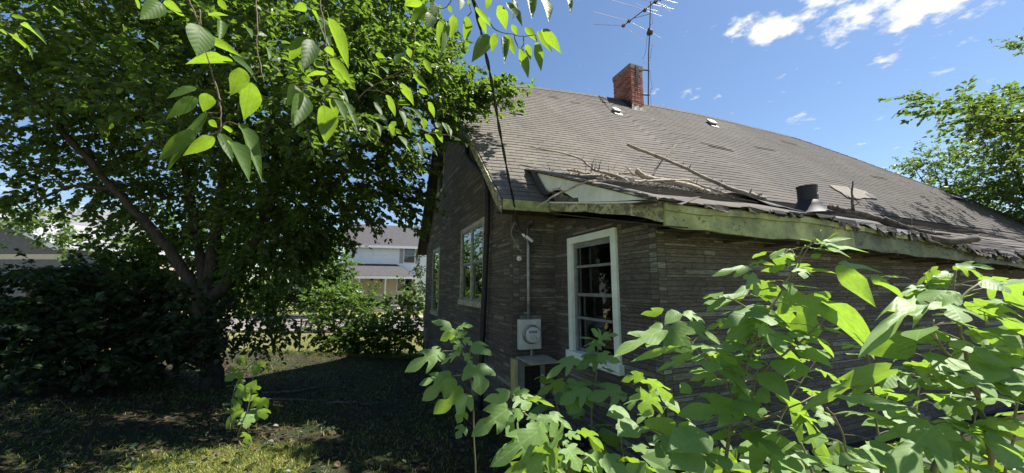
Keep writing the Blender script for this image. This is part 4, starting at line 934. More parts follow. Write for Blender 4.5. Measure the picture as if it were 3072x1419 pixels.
for a in [(60, 60, 6.2, 1.3, 110), (250, 120, 6.4, 1.3, 110), (480, 110, 6.6, 1.3, 120), (700, 80, 6.8, 1.3, 130), (900, 100, 6.8, 1.2, 150), (1080, 130, 6.6, .9, 130), (1230, 100, 6.4, .6, 60),
          (120, 330, 6.3, 1.0, 80), (330, 360, 6.8, 1.0, 90), (560, 380, 7.2, 1.1, 120), (780, 380, 7.1, 1.1, 140), (960, 370, 6.9, 1.0, 150), (1120, 330, 6.5, .7, 110),
          (60, 520, 6.4, .7, 36), (280, 520, 7.0, .8, 55), (480, 600, 7.4, .9, 90), (700, 580, 7.4, 1.0, 140), (880, 580, 7.2, 1.0, 150), (1040, 560, 7.0, .75, 110), (1180, 590, 6.8, .42, 40), (1160, 470, 6.8, .55, 60),
          (640, 760, 7.6, .8, 80), (820, 720, 7.2, .75, 100), (925, 690, 7.0, .55, 70), (720, 860, 7.4, .5, 40), (800, 960, 7.2, .35, 22), (420, 760, 7.4, .7, 50),
          (1330, 300, 6.0, (.5, .4, .28), 42), (1420, 280, 5.9, (.36, .3, .22), 24), (1280, 380, 6.0, (.25, .25, .25), 18), (1490, 300, 5.85, (.16, .2, .12), 7), (1290, 210, 6.2, (.4, .4, .35), 22),
          (1180, 180, 5.1, (.5, .4, .4), 34), (1280, 240, 5.1, (.42, .35, .3), 28), (1070, 270, 5.1, (.45, .4, .4), 30), (1000, 180, 4.8, (.6, .5, .5), 40), (870, 290, 4.4, (.5, .4, .4), 26), (700, 130, 4.4, (.6, .5, .4), 30), (940, 340, 4.15, (.5, .35, .3), 24), (560, 330, 4.6, (.5, .4, .4), 22), (430, 260, 4.7, (.6, .5, .5), 28), (950, -110, 4.9, .9, 70), (720, -150, 4.9, .9, 70), (480, -160, 4.8, 1.0, 80), (1130, -90, 5.4, .6, 40), (250, -120, 4.8, .9, 60), (600, 250, 6.2, .8, 50), (350, 180, 5.6, .8, 50), (120, 200, 5.4, .8, 50), (-200, 150, 6.3, 1.4, 60), (400, -200, 6.5, 1.8, 120), (900, -250, 6.7, 1.8, 110), (0, -200, 6.2, 1.6, 70), (750, 250, 8.2, 1.8, 130), (350, 250, 8.0, 1.6, 70), (900, 450, 8.4, 1.4, 90)]: E(*a)
tree_foliage(tree, ells, tuple(W(640, 500, 7)), M['leaf_tree'], .105, 24, .55, 300, .35, .72, holder=crown, wr=.82)

# ---------------------------------------------------------------- sprays hanging in front of the lens from the trees overhead
def hanging(label): return thing('hanging_branch', label, 'branch', group='leafy branches hanging in from above')
hg = hanging('drooping branch of heart-shaped leaves with a dangling central twig, before the dark crown')
cr1 = (400, 0, 2.1257)
traced(hg, cr1, [(180, 20, 40, 125, 110), (190, 20, 330, 105, 90), (430, 165, 415, 345, 165), (430, 225, 695, 365, 70), (640, 400, 355, 375, 115), (560, 130, 545, 270, 60), (625, 360, 785, 440, 70, -1), (700, 440, 640, 600, 120), (745, 520, 725, 760, 140),
    (405, 560, 205, 615, 60, -1), (405, 625, 215, 745, 95), (480, 600, 445, 715, 100), (470, 720, 195, 1080, 70, -1), (400, 830, 145, 1025, 115, -1), (510, 870, 335, 985, 85), (555, 850, 635, 1010, 75), (620, 905, 740, 1160, 110), (680, 790, 840, 1105, 85), (565, 800, 660, 860, 36), (480, 770, 540, 810, 55), (100, 260, 165, 300, 45, -1), (700, 160, 770, 230, 55, -1), (480, 100, 610, 100, 38), (540, 0, 600, 65, 60), (10, 0, 60, 60, 60)], 1.35, HANG, 1, .75, .16, wk=.84)
for pts in [[(790, -60), (780, 0), (795, 180), (785, 250), (800, 380), (830, 530)], [(800, 450), (740, 500), (640, 590)], [(425, 60), (430, 165)], [(545, 640), (556, 690), (560, 760), (545, 850)], [(550, 715), (470, 718)], [(545, 840), (480, 860)], [(556, 640), (530, 560), (430, 225)], [(545, 850), (590, 780), (680, 800)], [(430, 170), (380, 60), (330, -60)]]:
    twig(hg, [W(400+x/2.1257, y/2.1257, 1.36) for x, y in pts], .0032, .002, M['twig'], 3)
hg = hanging('drooping branch with a fan of paired leaves beside the antenna side of the dark crown')
hg['label'] = 'drooping branch of paired broad leaves hanging just left of the narrow-leaved branch'
traced(hg, cr1, [(1140, 70, 1250, 230, 85, -1), (1240, 110, 1400, 440, 115), (1180, 130, 1270, 290, 70), (1090, 240, 990, 395, 105), (1150, 260, 1085, 430, 110), (1250, 370, 1410, 540, 85), (1270, 450, 1350, 530, 45), (1040, 550, 980, 680, 100), (1090, 610, 1010, 820, 125), (1215, 670, 1225, 915, 155), (1250, 610, 1300, 750, 85), (1270, 610, 1370, 750, 80, -1), (1340, 640, 1440, 805, 55), (1295, 530, 1400, 650, 45, -1), (1230, 470, 1110, 465, 40), (960, 440, 1100, 430, 34), (1210, 490, 1220, 550, 60), (1120, 110, 1045, 145, 45, -1), (850, 300, 880, 400, 40, -1), (1100, 40, 1020, 60, 60), (1230, 300, 1280, 360, 60), (1150, 400, 1230, 430, 50), (1340, 780, 1355, 850, 20, -1)], 1.6, HANG, 2, .75, .16, wk=.84)
for pts in [[(1180, -80), (1200, 60), (1230, 300), (1235, 450), (1225, 640), (1215, 670)], [(1110, 250), (1230, 300)], [(1235, 450), (1100, 550), (1040, 550)], [(1225, 620), (1340, 640)]]:
    twig(hg, [W(400+x/2.1257, y/2.1257, 1.62) for x, y in pts], .0035, .002, M['twig'], 4)
hg = hanging('bright backlit branch with pointed leaves against the blue sky above the gable')
cr2 = (1100, 0, 2.2892)
traced(hg, cr2, [(380, 20, 265, 40, 55), (410, 50, 310, 135, 85), (470, 20, 460, 120, 95), (450, 90, 415, 190, 85), (500, 140, 495, 330, 85), (545, 150, 540, 370, 62), (600, 100, 580, 270, 85), (685, 110, 675, 290, 85), (840, 245, 730, 410, 110, -1), (745, 50, 860, 180, 52), (770, 120, 830, 235, 62), (880, 225, 860, 360, 78), (935, 255, 945, 440, 68), (955, 235, 1025, 380, 68), (900, 40, 975, 195, 105), (960, 20, 1070, 185, 82), (1010, 0, 1030, 100, 62, -1), (1110, -20, 1135, 130, 88, -1), (1200, -40, 1250, 150, 115), (1370, -40, 1410, 80, 62), (1085, 190, 1175, 285, 62), (1170, 215, 1280, 355, 62), (1200, 205, 1345, 340, 85), (1165, 290, 1205, 480, 82), (1050, 330, 1125, 540, 85), (1095, 305, 1130, 410, 62), (995, 170, 1040, 240, 52), (700, 0, 705, 35, 36), (560, 40, 590, 90, 40), (640, -30, 650, 60, 70), (840, -40, 830, 70, 60), (330, -20, 260, 30, 60)], 1.7, HANG, 3, .82, .14, wk=.84)
for pts in [[(700, -90), (740, 0), (800, 100), (870, 190), (930, 220), (1080, 245), (1160, 240)], [(600, -80), (580, 0), (570, 20), (520, 60), (470, 30)], [(1075, 245), (1080, 300), (1060, 330)], [(1010, 235), (1030, 300), (1050, 330)], [(700, 20), (720, 80), (690, 110)], [(1160, 240), (1170, 290)]]:
    twig(hg, [W(1100+x/2.2892, y/2.2892, 1.72) for x, y in pts], .0035, .002, M['twig'], 5)
hg = hanging('middle branch of narrow leaves reaching from the dark crown towards the gable peak')
traced(hg, cr2, [(320, 505, 420, 610, 65), (230, 575, 335, 710, 75), (130, 655, 225, 800, 65), (50, 700, 125, 800, 45), (65, 840, 95, 940, 40), (160, 850, 185, 950, 55), (280, 810, 310, 915, 50), (225, 935, 280, 1000, 62, -1), (230, 760, 280, 840, 62, -1), (300, 740, 400, 830, 55, -1), (385, 810, 410, 890, 58), (400, 920, 480, 1000, 48), (470, 890, 530, 980, 52), (520, 840, 560, 920, 40), (545, 850, 600, 930, 40), (420, 700, 480, 800, 55), (390, 410, 450, 510, 58), (280, 330, 310, 400, 55), (240, 400, 330, 440, 72, -1), (100, 460, 150, 500, 62, -1), (15, 500, 110, 515, 40), (190, 430, 270, 360, 58), (330, 300, 390, 320, 50, -1), (0, 560, 40, 590, 60, -1), (600, 960, 650, 960, 40, -1), (480, 840, 520, 900, 50, -1), (90, 790, 150, 850, 50, -1), (350, 980, 390, 1080, 45), (430, 1010, 490, 1050, 40, -1), (270, 990, 310, 1040, 45), (10, 880, 90, 950, 36), (60, 370, 130, 400, 50), (360, 620, 420, 650, 50), (210, 700, 290, 720, 55)], 3.0, HANG, 4, .7, .35, wk=.84)
for pts in [[(-60, 680), (0, 620), (130, 540), (260, 470), (330, 350), (330, 200)], [(130, 540), (300, 500), (320, 505)], [(0, 620), (120, 640), (280, 790), (400, 900), (560, 930), (640, 960)], [(100, 640), (230, 570)]]:
    twig(hg, [W(1100+x/2.2892, y/2.2892, 3.05) for x, y in pts], .006, .003, M['twig'], 6)
hg = hanging('small spray of strap-like leaves at the far left edge under the canopy')
traced(hg, (0, 0, 1.6075), [(100, 120, 235, 180, 30), (40, 160, 160, 265, 32), (70, 170, 185, 238, 26), (55, 75, 135, 95, 28), (0, 145, 40, 165, 26), (260, 35, 310, 70, 30)], 1.8, HANG, 5, .7, .1, wk=.84)
twig(hg, [W(x/1.6075, y/1.6075, 1.8) for x, y in [(-80, 100), (0, 140), (60, 165), (100, 125)]], .003, .002, M['twig'], 7)

# unseen crown added above the frame, its lobes set to shade the yard
ot = thing('overhead_tree', 'tree crown spreading overhead above the yard, mostly out of the picture', 'tree')
mb, q, rad = limb([Vector((4.2, -3.2, -.1)), Vector((4.0, -2.6, 1.5)), Vector((3.7, -1.0, 4.0)), Vector((3.2, 1.6, 6.3)), Vector((2.4, 4.7, 7.3))], .2, .06, 3, .02, 10); mb.build('trunk', M['bark'], ot, smooth=True)
for k, pts in enumerate([[(3.7, -1.0, 4.0), (3.6, 1.2, 5.4), (3.6, 3.6, 7.0)]]): mb, q, rad = limb([Vector(p) for p in pts], .12, .04, 500+k, .02, 8); mb.build('limb', M['bark'], ot, smooth=True)
tree_foliage(ot, [((2.85, 4.75, 7.4), (.9, .5, .35), 90), ((3.6, 3.8, 8.2), (.7, .6, .4), 20)], (4, 0, 4), M['leaf_tree'], .12, 24, .5, 0, .35, .8)

# ---------------------------------------------------------------- the tall weeds (lobed leaves) in front of the house
def stem_of(par, pts, r0, r1, seed): return twig(par, [W(*p) for p in pts], r0, r1, M['stem'], seed, 'stem', .004)
def nodes_leaves(par, q, seed, size=(.09, .16), every=.09, start=.15, petiole=(.05, .10), droop=(-.1, .45), lobs=LOBS+OVS, skipview=False):
    r = random.Random(seed); acc = 0; ang = r.uniform(0, 6); m = len(q)
    tot = sum((q[i+1]-q[i]).length for i in range(m-1)); run = 0; pm = MB()
    for i in range(m-1):
        seg = (q[i+1]-q[i]).length; run += seg; acc += seg
        if run/tot < start or acc < every: continue
        acc = 0; ang += 2.4+r.uniform(-.4, .4); f = run/tot
        d = Vector((math.cos(ang), math.sin(ang), r.uniform(.1, .5))).normalized(); pl_ = r.uniform(*petiole)
        b = q[i]+d*pl_; L = r.uniform(*size)*(1.15-.45*f); dd = Vector((math.cos(ang+r.uniform(-.3, .3)), math.sin(ang+r.uniform(-.3, .3)), -math.tan(r.uniform(*droop)))).normalized()
        n = Vector((r.gauss(0, .25), r.gauss(0, .25), 1)); me = SHRUB[r.choice(lobs)]
        put_leaf(me, par, b, b+dd*L, n, L*r.uniform(.8, 1.0)); pm.tube([q[i], q[i].lerp(b, .5)+Z*.006, b], [.0022, .0018, .0014], 4, False)
    if pm.v: pm.build('petioles', M['stem'], par, kind='stuff')
def weed(label): return thing('paper_mulberry', label, 'tall weed', group='tall lobed-leaf weeds before the house')
cr3 = (1200, 900, 2.293); cr4 = (1800, 780, 1.863); cr5 = (2400, 680, 1.61)
wd = weed('slim sunlit weed standing in front of the foot of the black downpipe')
traced(wd, cr3, [(275, 357, 50, 450, 110), (355, 185, 235, 130, 55), (400, 190, 490, 160, 50), (380, 205, 375, 290, 110), (370, 240, 290, 260, 70), (400, 240, 460, 225, 60), (500, 300, 625, 350, 100), (440, 270, 500, 300, 45), (400, 360, 275, 425, 40), (450, 370, 500, 450, 50), (520, 450, 580, 628, 175), (355, 530, 150, 690, 150), (290, 520, 140, 565, 75), (360, 540, 320, 650, 100), (440, 640, 240, 760, 140), (470, 660, 390, 780, 120), (440, 770, 395, 830, 70), (440, 870, 390, 945, 70), (420, 300, 370, 330, 60)], 2.6, SHRUB, 11, .12, .12, lob=LOBS)
for pts in [[(520, 1250), (510, 950), (500, 640), (460, 420), (420, 330), (390, 210)], [(480, 400), (400, 350), (275, 357)], [(500, 520), (440, 510), (355, 528)], [(505, 650), (440, 650)], [(470, 400), (490, 330), (520, 320)]]:
    twig(wd, [W(1200+x/2.293, 900+y/2.293, 2.62) for x, y in pts], .006, .003, M['stem'], 8, 'stem')
wd = weed('broad low weed at the bottom of the frame, leaves fanned out below the breaker panel')
traced(wd, cr3, [(755, 650, 595, 675, 80), (770, 640, 800, 605, 36), (790, 650, 875, 615, 52), (830, 660, 885, 755, 130), (880, 680, 1045, 692, 50), (740, 750, 500, 915, 150), (835, 770, 740, 825, 75), (915, 785, 910, 870, 66), (990, 790, 1010, 915, 95), (1030, 790, 1190, 860, 60), (1090, 970, 1060, 865, 130), (1155, 915, 1245, 950, 75), (1245, 900, 1400, 975, 95), (800, 1000, 780, 845, 155), (950, 905, 640, 1110, 160), (1020, 1020, 690, 1180, 150), (1025, 1015, 880, 1200, 210), (1085, 1020, 1040, 1155, 130), (1150, 1020, 1260, 1150, 170), (1320, 1060, 1400, 1190, 135), (1400, 1090, 1570, 1180, 120), (1270, 1080, 1420, 1180, 90), (960, 850, 1040, 1000, 60), (1130, 970, 1160, 1010, 40)], 1.95, SHRUB, 12, .1, .12, lob=LOBS)
for pts in [[(1180, 1350), (1150, 1150), (1080, 1000), (940, 850), (850, 770), (780, 650)], [(1150, 1130), (1060, 1000), (950, 980)], [(1160, 1160), (1290, 1080)], [(860, 770), (740, 750)], [(1150, 1170), (1150, 1060), (1150, 1020)], [(1060, 1000), (1020, 1010)]]:
    twig(wd, [W(1200+x/2.293, 900+y/2.293, 1.98) for x, y in pts], .007, .003, M['stem'], 9, 'stem')
wd = weed('shaded dark-leaved weed standing under the white framed window')
for k, pts in enumerate([[(1790, 1500, 3.1), (1775, 1250, 3.1), (1790, 1110, 3.15), (1795, 1010, 3.15)], [(1700, 1500, 3.3), (1690, 1300, 3.3), (1660, 1180, 3.3), (1640, 1120, 3.35)], [(1880, 1500, 2.9), (1860, 1300, 2.9), (1830, 1180, 2.95)], [(1600, 1500, 3.0), (1590, 1350, 3.0), (1600, 1240, 3.1)]]):
    nodes_leaves(wd, stem_of(wd, pts, .008, .003, k), 20+k, (.16, .24), .07, .2)
traced(wd, cr3, [(1200, 400, 1010, 495, 90, -1), (1360, 390, 1220, 445, 100, -1), (1360, 390, 1510, 400, 90, -1), (1390, 290, 1240, 210, 60, -1), (1390, 280, 1340, 195, 90), (1400, 260, 1490, 220, 60), (1240, 590, 1170, 785, 200), (1280, 600, 1110, 690, 120), (1520, 620, 1320, 650, 120, -1), (1120, 560, 950, 615, 70)], 3.0, SHRUB, 13, .3, .1, lob=LOBS)
wd = weed('tallest weed, many-branched, rising in front of the long front wall')
traced(wd, cr4, [(835, 40, 655, 40, 48), (850, 20, 960, 0, 50), (1030, 40, 890, 45, 52), (1035, 10, 1105, 15, 40), (840, 85, 910, 190, 110), (815, 165, 605, 265, 60), (760, 200, 585, 210, 70), (930, 120, 940, 215, 120, 1), (1050, 120, 1080, 200, 70), (1010, 170, 1060, 300, 150), (1150, 195, 1160, 445, 235, 1), (920, 260, 690, 310, 95), (925, 270, 750, 400, 130), (720, 340, 590, 380, 48, 1), (400, 365, 525, 525, 190), (345, 390, 75, 510, 110), (385, 490, 170, 565, 42, 1), (500, 530, 320, 615, 50, 1), (350, 285, 225, 295, 55), (440, 290, 365, 340, 70), (470, 300, 590, 330, 60), (500, 360, 690, 440, 70), (600, 490, 845, 680, 190), (660, 600, 880, 730, 120), (240, 650, 120, 660, 60), (265, 670, 410, 745, 80), (270, 745, 260, 850, 130), (370, 780, 450, 840, 70), (300, 880, 390, 970, 150), (200, 910, 100, 975, 110), (600, 970, 375, 1050, 160), (760, 830, 470, 830, 140), (960, 480, 1150, 565, 70), (1100, 480, 1300, 590, 95), (1175, 430, 1304, 490, 60, 1), (1040, 760, 1300, 1030, 75, 1), (1010, 600, 1180, 600, 140), (870, 1000, 1140, 1190, 250), (560, 1080, 400, 1150, 150), (780, 700, 830, 810, 95), (880, 730, 955, 790, 100), (900, 360, 980, 480, 110), (1060, 400, 1150, 440, 90, 1), (820, 380, 780, 460, 90, 1), (1000, 280, 1090, 380, 90, 1), (160, 860, 40, 860, 110), (500, 700, 450, 740, 60), (640, 640, 510, 660, 60)], 1.9, SHRUB, 14, .16, .22, lob=LOBS+OVS, wk=.9)
cq = [[(2170, 1550, 1.95), (2175, 1400, 1.95), (2195, 1260, 1.95), (2230, 1130, 1.93), (2260, 1040, 1.9), (2290, 960, 1.9), (2340, 880, 1.9), (2375, 820, 1.9), (2395, 770, 1.9), (2415, 735, 1.9)], [(2205, 1210, 1.94), (2160, 1110, 1.9), (2100, 1060, 1.85), (2060, 1010, 1.8)], [(2275, 1125, 1.9), (2350, 1065, 1.88), (2410, 1015, 1.85), (2470, 960, 1.8)], [(2258, 1330, 1.98), (2255, 1200, 1.98), (2290, 1010, 2.0)], [(2110, 1390, 2.1), (2010, 1270, 2.2), (1950, 1210, 2.25), (1920, 1160, 2.3)], [(2260, 1040, 1.92), (2300, 1010, 1.9), (2400, 1015, 1.9)], [(2390, 780, 1.9), (2370, 750, 1.9), (2340, 770, 1.9)], [(2290, 960, 1.9), (2200, 900, 1.9), (2120, 900, 1.88)], [(2190, 1290, 1.95), (2330, 1240, 2.0), (2460, 1180, 2.05)], [(2180, 1380, 1.9), (2060, 1340, 1.9), (1970, 1290, 1.9)], [(2290, 1560, 2.2), (2330, 1300, 2.25), (2400, 1150, 2.3), (2480, 1040, 2.3)]]
for k, pts in enumerate(cq):
    q = stem_of(wd, pts, .009 if k == 0 else .006, .003, 30+k); nodes_leaves(wd, q, 40+k, (.085, .16) if k else (.10, .17), .024, .28 if k == 0 else .12)
twig(wd, [W(2370, 850, 1.9), W(2425, 740, 1.85), W(2455, 705, 1.83), W(2462, 690, 1.83)], .004, .002, M['stem'], 1, 'stem')
traced(wd, cr5, [(100, 90, 170, 20, 44), (110, 70, 255, 45, 24), (120, 90, 340, 115, 46), (110, 90, 255, 145, 56), (95, 75, 75, 50, 30), (50, 70, 5, 55, 36), (60, 150, 100, 125, 30), (0, 200, 170, 215, 30, 1), (150, 340, 45, 320, 46), (120, 360, 370, 540, 100, 1)], 1.85, SHRUB, 15, .5, .08, lob=OVS)
wd = weed('big weed at the right edge, with the palest leaf and stout forking stem')
traced(wd, cr5, [(185, 175, 410, 215, 66), (185, 185, 360, 370, 80, 1), (355, 240, 500, 330, 66), (400, 240, 520, 225, 36), (600, 340, 330, 520, 105), (560, 545, 320, 610, 150, 1), (430, 690, 25, 840, 90), (540, 655, 740, 720, 70, 1), (640, 960, 430, 1140, 190), (380, 1100, 200, 1110, 120), (840, 370, 1090, 480, 95, 1), (920, 250, 1075, 340, 95), (860, 600, 1130, 800, 230), (760, 190, 935, 180, 46), (770, 190, 905, 215, 46), (720, 225, 620, 280, 66), (660, 210, 530, 270, 56), (600, 290, 480, 310, 46), (550, 540, 750, 520, 80), (700, 840, 840, 920, 95), (780, 940, 1040, 1020, 75, 1), (300, 860, 540, 880, 50), (160, 820, 500, 840, 40), (680, 1000, 620, 1090, 90), (740, 320, 690, 380, 46), (760, 360, 830, 300, 40), (900, 930, 1060, 940, 100), (1000, 620, 1082, 560, 80), (880, 800, 1082, 850, 60), (480, 740, 550, 780, 70), (560, 820, 510, 830, 40), (950, 520, 1060, 470, 70), (830, 500, 970, 540, 60, 1)], 1.42, SHRUB, 16, .2, .15, lob=LOBS+OVS, wk=.82)
rq = [[(2990, 1560, 1.5), (2975, 1400, 1.5), (2955, 1280, 1.48), (2930, 1180, 1.47), (2910, 1100, 1.45), (2890, 1020, 1.45), (2865, 950, 1.45), (2862, 880, 1.45), (2870, 810, 1.45)], [(2920, 1150, 1.46), (2850, 1070, 1.4), (2800, 1010, 1.35), (2780, 970, 1.35)], [(2935, 1200, 1.47), (2900, 1140, 1.45), (2810, 1130, 1.4), (2700, 1125, 1.4)], [(2865, 950, 1.45), (2780, 905, 1.4)], [(2780, 1440, 1.4), (2840, 1350, 1.4), (2900, 1290, 1.45)], [(2890, 1320, 1.45), (2800, 1270, 1.45), (2730, 1230, 1.45)], [(3000, 1500, 1.7), (3040, 1300, 1.7), (3060, 1150, 1.7), (3090, 1050, 1.7)], [(2650, 1560, 1.8), (2640, 1350, 1.85), (2620, 1180, 1.9), (2600, 1050, 1.9), (2570, 960, 1.9)], [(2740, 1560, 1.9), (2740, 1320, 2.0), (2760, 1150, 2.1), (2790, 1050, 2.1), (2800, 960, 2.1)], [(2540, 1560, 1.6), (2545, 1400, 1.6), (2520, 1280, 1.6), (2480, 1220, 1.6)], [(2880, 900, 1.45), (2940, 850, 1.45), (3000, 860, 1.45)], [(2740, 1280, 2.0), (2660, 1200, 2.0), (2560, 1180, 2.0)], [(2900, 1560, 2.2), (2920, 1300, 2.3), (2960, 1100, 2.3), (2990, 1000, 2.3)], [(2600, 1600, 1.5), (2640, 1430, 1.5), (2700, 1330, 1.5)], [(2820, 1600, 1.7), (2830, 1330, 1.75), (2860, 1180, 1.8)], [(2450, 1600, 1.5), (2440, 1430, 1.5), (2400, 1330, 1.5)]]
for k, pts in enumerate(rq):
    q = stem_of(wd, pts, .010 if k in (0, 4) else .006, .003, 60+k); nodes_leaves(wd, q, 80+k, (.08, .15) if k else (.10, .16), .023, .3 if k in (0, 6) else .1)

# ---------------------------------------------------------------- sapling and weeds in the left yard
sp = thing('sapling', 'small sunlit sapling with toothed leaves in the yard left of the shaded path', 'sapling')
cr6 = (0, 680, 1.61)
traced(sp, cr6, [(1170, 830, 1220, 770, 62), (1165, 870, 1130, 830, 60), (1200, 890, 1235, 930, 60), (1260, 830, 1250, 915, 50), (1195, 920, 1190, 975, 55), (1195, 1000, 1195, 1040, 44), (1215, 790, 1260, 770, 40), (1150, 880, 1110, 950, 50, 1), (1265, 880, 1290, 920, 60), (1180, 770, 1160, 810, 50), (1220, 710, 1250, 690, 40), (1230, 690, 1280, 650, 50, 1), (1150, 640, 1200, 660, 50, 1), (1160, 700, 1100, 730, 50)], 4.2, SHRUB, 17, .6, .2, lob=LOBS)
twig(sp, [W(x/1.61, 680+y/1.61, 4.2) for x, y in [(1165, 1060), (1150, 1000), (1190, 900), (1215, 800), (1225, 700), (1230, 640)]], .008, .003, M['stem'], 2, 'stem')
q = twig(sp, [W(690, 1290, 4.3), W(700, 1180, 4.4), W(735, 1110, 4.5), W(790, 1070, 4.6)], .006, .003, M['stem'], 3, 'stem'); nodes_leaves(sp, q, 5, (.08, .13), .05, .1)

def bush(name, label, cat, ells, m, leaf_len, per, tl, n_obj=0, group=None, stems=(), center=None, flat_=.7, wr=.95, droop=.2):
    t = thing(name, label, cat, group=group)
    for k, pts in enumerate(stems): mb, q, rad = limb(pts, .02, .008, 300+k, .01, 6); mb.build('stem', M['twig'], t, smooth=True)
    c = center or tuple(sum(e[0][i] for e in ells)/len(ells) for i in range(3)); tree_foliage(t, ells, c, m, leaf_len, per, tl, n_obj, droop, flat_, .5, .004, wr=wr); return t
def EE(rows): return [(tuple(W(x, y, D)), r_, n) for x, y, D, r_, n in rows]
# the dark thicket in the left half
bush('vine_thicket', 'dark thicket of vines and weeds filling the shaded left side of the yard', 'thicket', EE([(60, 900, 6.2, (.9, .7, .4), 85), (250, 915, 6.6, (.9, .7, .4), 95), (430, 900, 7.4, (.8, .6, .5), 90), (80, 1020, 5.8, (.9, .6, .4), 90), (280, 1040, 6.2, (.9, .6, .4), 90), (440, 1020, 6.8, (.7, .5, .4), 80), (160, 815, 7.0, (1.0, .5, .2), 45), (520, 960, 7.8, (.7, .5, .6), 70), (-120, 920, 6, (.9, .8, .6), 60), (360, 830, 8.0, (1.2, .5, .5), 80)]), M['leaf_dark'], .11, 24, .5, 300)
bush('climbing_vine', 'leafy vine clinging around the foot of the forked tree', 'vine', EE([(600, 1000, 6.5, (.35, .3, .4), 60), (560, 930, 6.6, (.25, .25, .35), 25), (650, 990, 6.5, (.25, .22, .4), 34), (520, 1070, 6.4, (.3, .3, .2), 20)]), M['leaf_dark'], .09, 16, .35, 0)
bush('left_shrub', 'light green shrub in front of the grey roof at the left edge', 'shrub', EE([(120, 660, 9.5, (.6, .4, .22), 26), (170, 690, 10, (.6, .4, .25), 24), (60, 640, 9, (.4, .4, .2), 12), (330, 720, 10, (.6, .5, .25), 18)]), M['leaf_bush'], .10, 18, .5, 0)

# ---------------------------------------------------------------- fence, street side bushes
fence = thing('chain_link_fence', 'low chain-link fence across the far end of the yard', 'fence')
FD = 12.6
fa, fb_ = Vector((-9.5, FD+.6, 0)), Vector((-2.9, FD-.35, 0)); fdv = (fb_-fa).normalized(); fl = (fb_-fa).length
zf = lambda t: gz(*(fa+fdv*t).xy)
ztopf = W(1000, 966, FD).z
for t in [0, 2.15, 4.35, fl]: p = fa+fdv*t; MB().tube([Vector((p.x, p.y, zf(t)-.2)), Vector((p.x, p.y, ztopf+.04))], .028 if t < fl else .04, 8).build('post', M['post'], fence); MB().lathe((p.x, p.y, ztopf+.04), Z, [(0, .036), (.03, .03), (.045, .005)], 8).build('post_cap', M['post'], fence)
MB().tube([Vector((fa.x, fa.y, ztopf)), Vector((fb_.x, fb_.y, ztopf))], .021, 8).build('top_rail', M['post'], fence)
mb = MB(); hgt = ztopf-(-.62); N = int(fl/.057)
for sgn in (1, -1):
    for k in range(-int(hgt/.057)-1, N+int(hgt/.057)+1):
        t0, t1 = k*.057, k*.057+sgn*hgt; z0, z1 = -.62, ztopf
        pts = []
        for (ta, za) in ((t0, z0), (t1, z1)): pts.append([ta, za])
        (ta, za), (tb, zb_) = pts
        if max(ta, tb) < 0 or min(ta, tb) > fl: continue
        def cl_(t, z, t2, z2):
            for lim in (0, fl):
                if (lim == 0 and t < 0) or (lim == fl and t > fl): z = z+(z2-z)*(lim-t)/(t2-t); t = lim
            return t, z
        ta, za = cl_(ta, za, *pts[1]); tb, zb_ = cl_(tb, zb_, *pts[0]); off = Vector((-fdv.y, fdv.x, 0))*.004*sgn
        a, b = fa+fdv*ta+off, fa+fdv*tb+off; mb.tube([(a.x, a.y, za), (b.x, b.y, zb_)], .0026, 3, False)
mb.build('wire_mesh', M['chain'], fence)
bush('fence_shrub', 'bright leafy shrub growing through the chain-link fence', 'shrub', EE([(1000, 900, 12.7, (.8, .5, .5), 70), (1090, 920, 12.5, (.8, .5, .5), 75), (1180, 950, 12.3, (.8, .5, .5), 60), (1060, 1000, 12.3, (1.0, .4, .45), 80), (1150, 1010, 12.3, (.9, .4, .45), 70), (1020, 1030, 12.3, (.7, .4, .35), 45), (1240, 900, 12.6, (.4, .3, .6), 26), (980, 960, 12.4, (.5, .4, .4), 26), (1220, 1010, 12.2, (.5, .3, .4), 25)]), M['leaf_bush'], .13, 16, .5, 300, stems=[[W(1080, 1080, 12.4), W(1060, 980, 12.4), W(1020, 900, 12.5)], [W(1120, 1080, 12.4), W(1140, 980, 12.4), W(1170, 900, 12.4)]])
bush('slender_shrub', 'tall thin dark shrub beside the far corner of the house', 'shrub', EE([(1255, 840, 15, (.3, .3, .5), 18), (1262, 900, 15, (.35, .3, .6), 24), (1258, 790, 15, (.2, .2, .4), 10)]), M['leaf_dark'], .11, 14, .5, 0)
bush('roadside_bush', 'large sunlit bush across the street left of the white house', 'bush', EE([(990, 805, 28, (1.6, 1.2, 1.4), 150), (960, 840, 27.5, (1.6, 1.2, 1.3), 130), (1030, 875, 27, (1.0, 1, .8), 80), (880, 870, 28, (2.0, 1.2, 1.2), 140), (780, 880, 28, (2.0, 1.2, 1.2), 120), (965, 745, 28.5, (.9, .8, .8), 50), (680, 860, 29, (2, 1.2, 1.6), 100), (900, 780, 30, (2, 1.5, 1.6), 120)]), M['leaf_bush'], .24, 18, .9, 0)
bush('small_evergreen', 'dark feathery evergreen at the kerb across the street', 'bush', EE([(870, 850, 26.6, (.9, .7, 1.0), 60), (930, 880, 26.4, (.8, .6, .7), 45)]), M['leaf_dark'], .25, 18, .8, 0)
for k, (x, y, D, r_) in enumerate([(620, 700, 40, 4.5), (460, 740, 44, 4.5), (760, 650, 46, 5)]):
    bush('background_tree', ['pale tree seen through the crown left of the trunk', 'distant tree behind the grey roofed house', 'tall distant tree behind the roadside bush'][k], 'tree', EE([(x, y, D, (r_, r_, r_*1.1), 170)]), M['leaf_bush'], .4, 16, 1.2, 0, stems=[[W(x, 900, D), W(x, y, D)]])

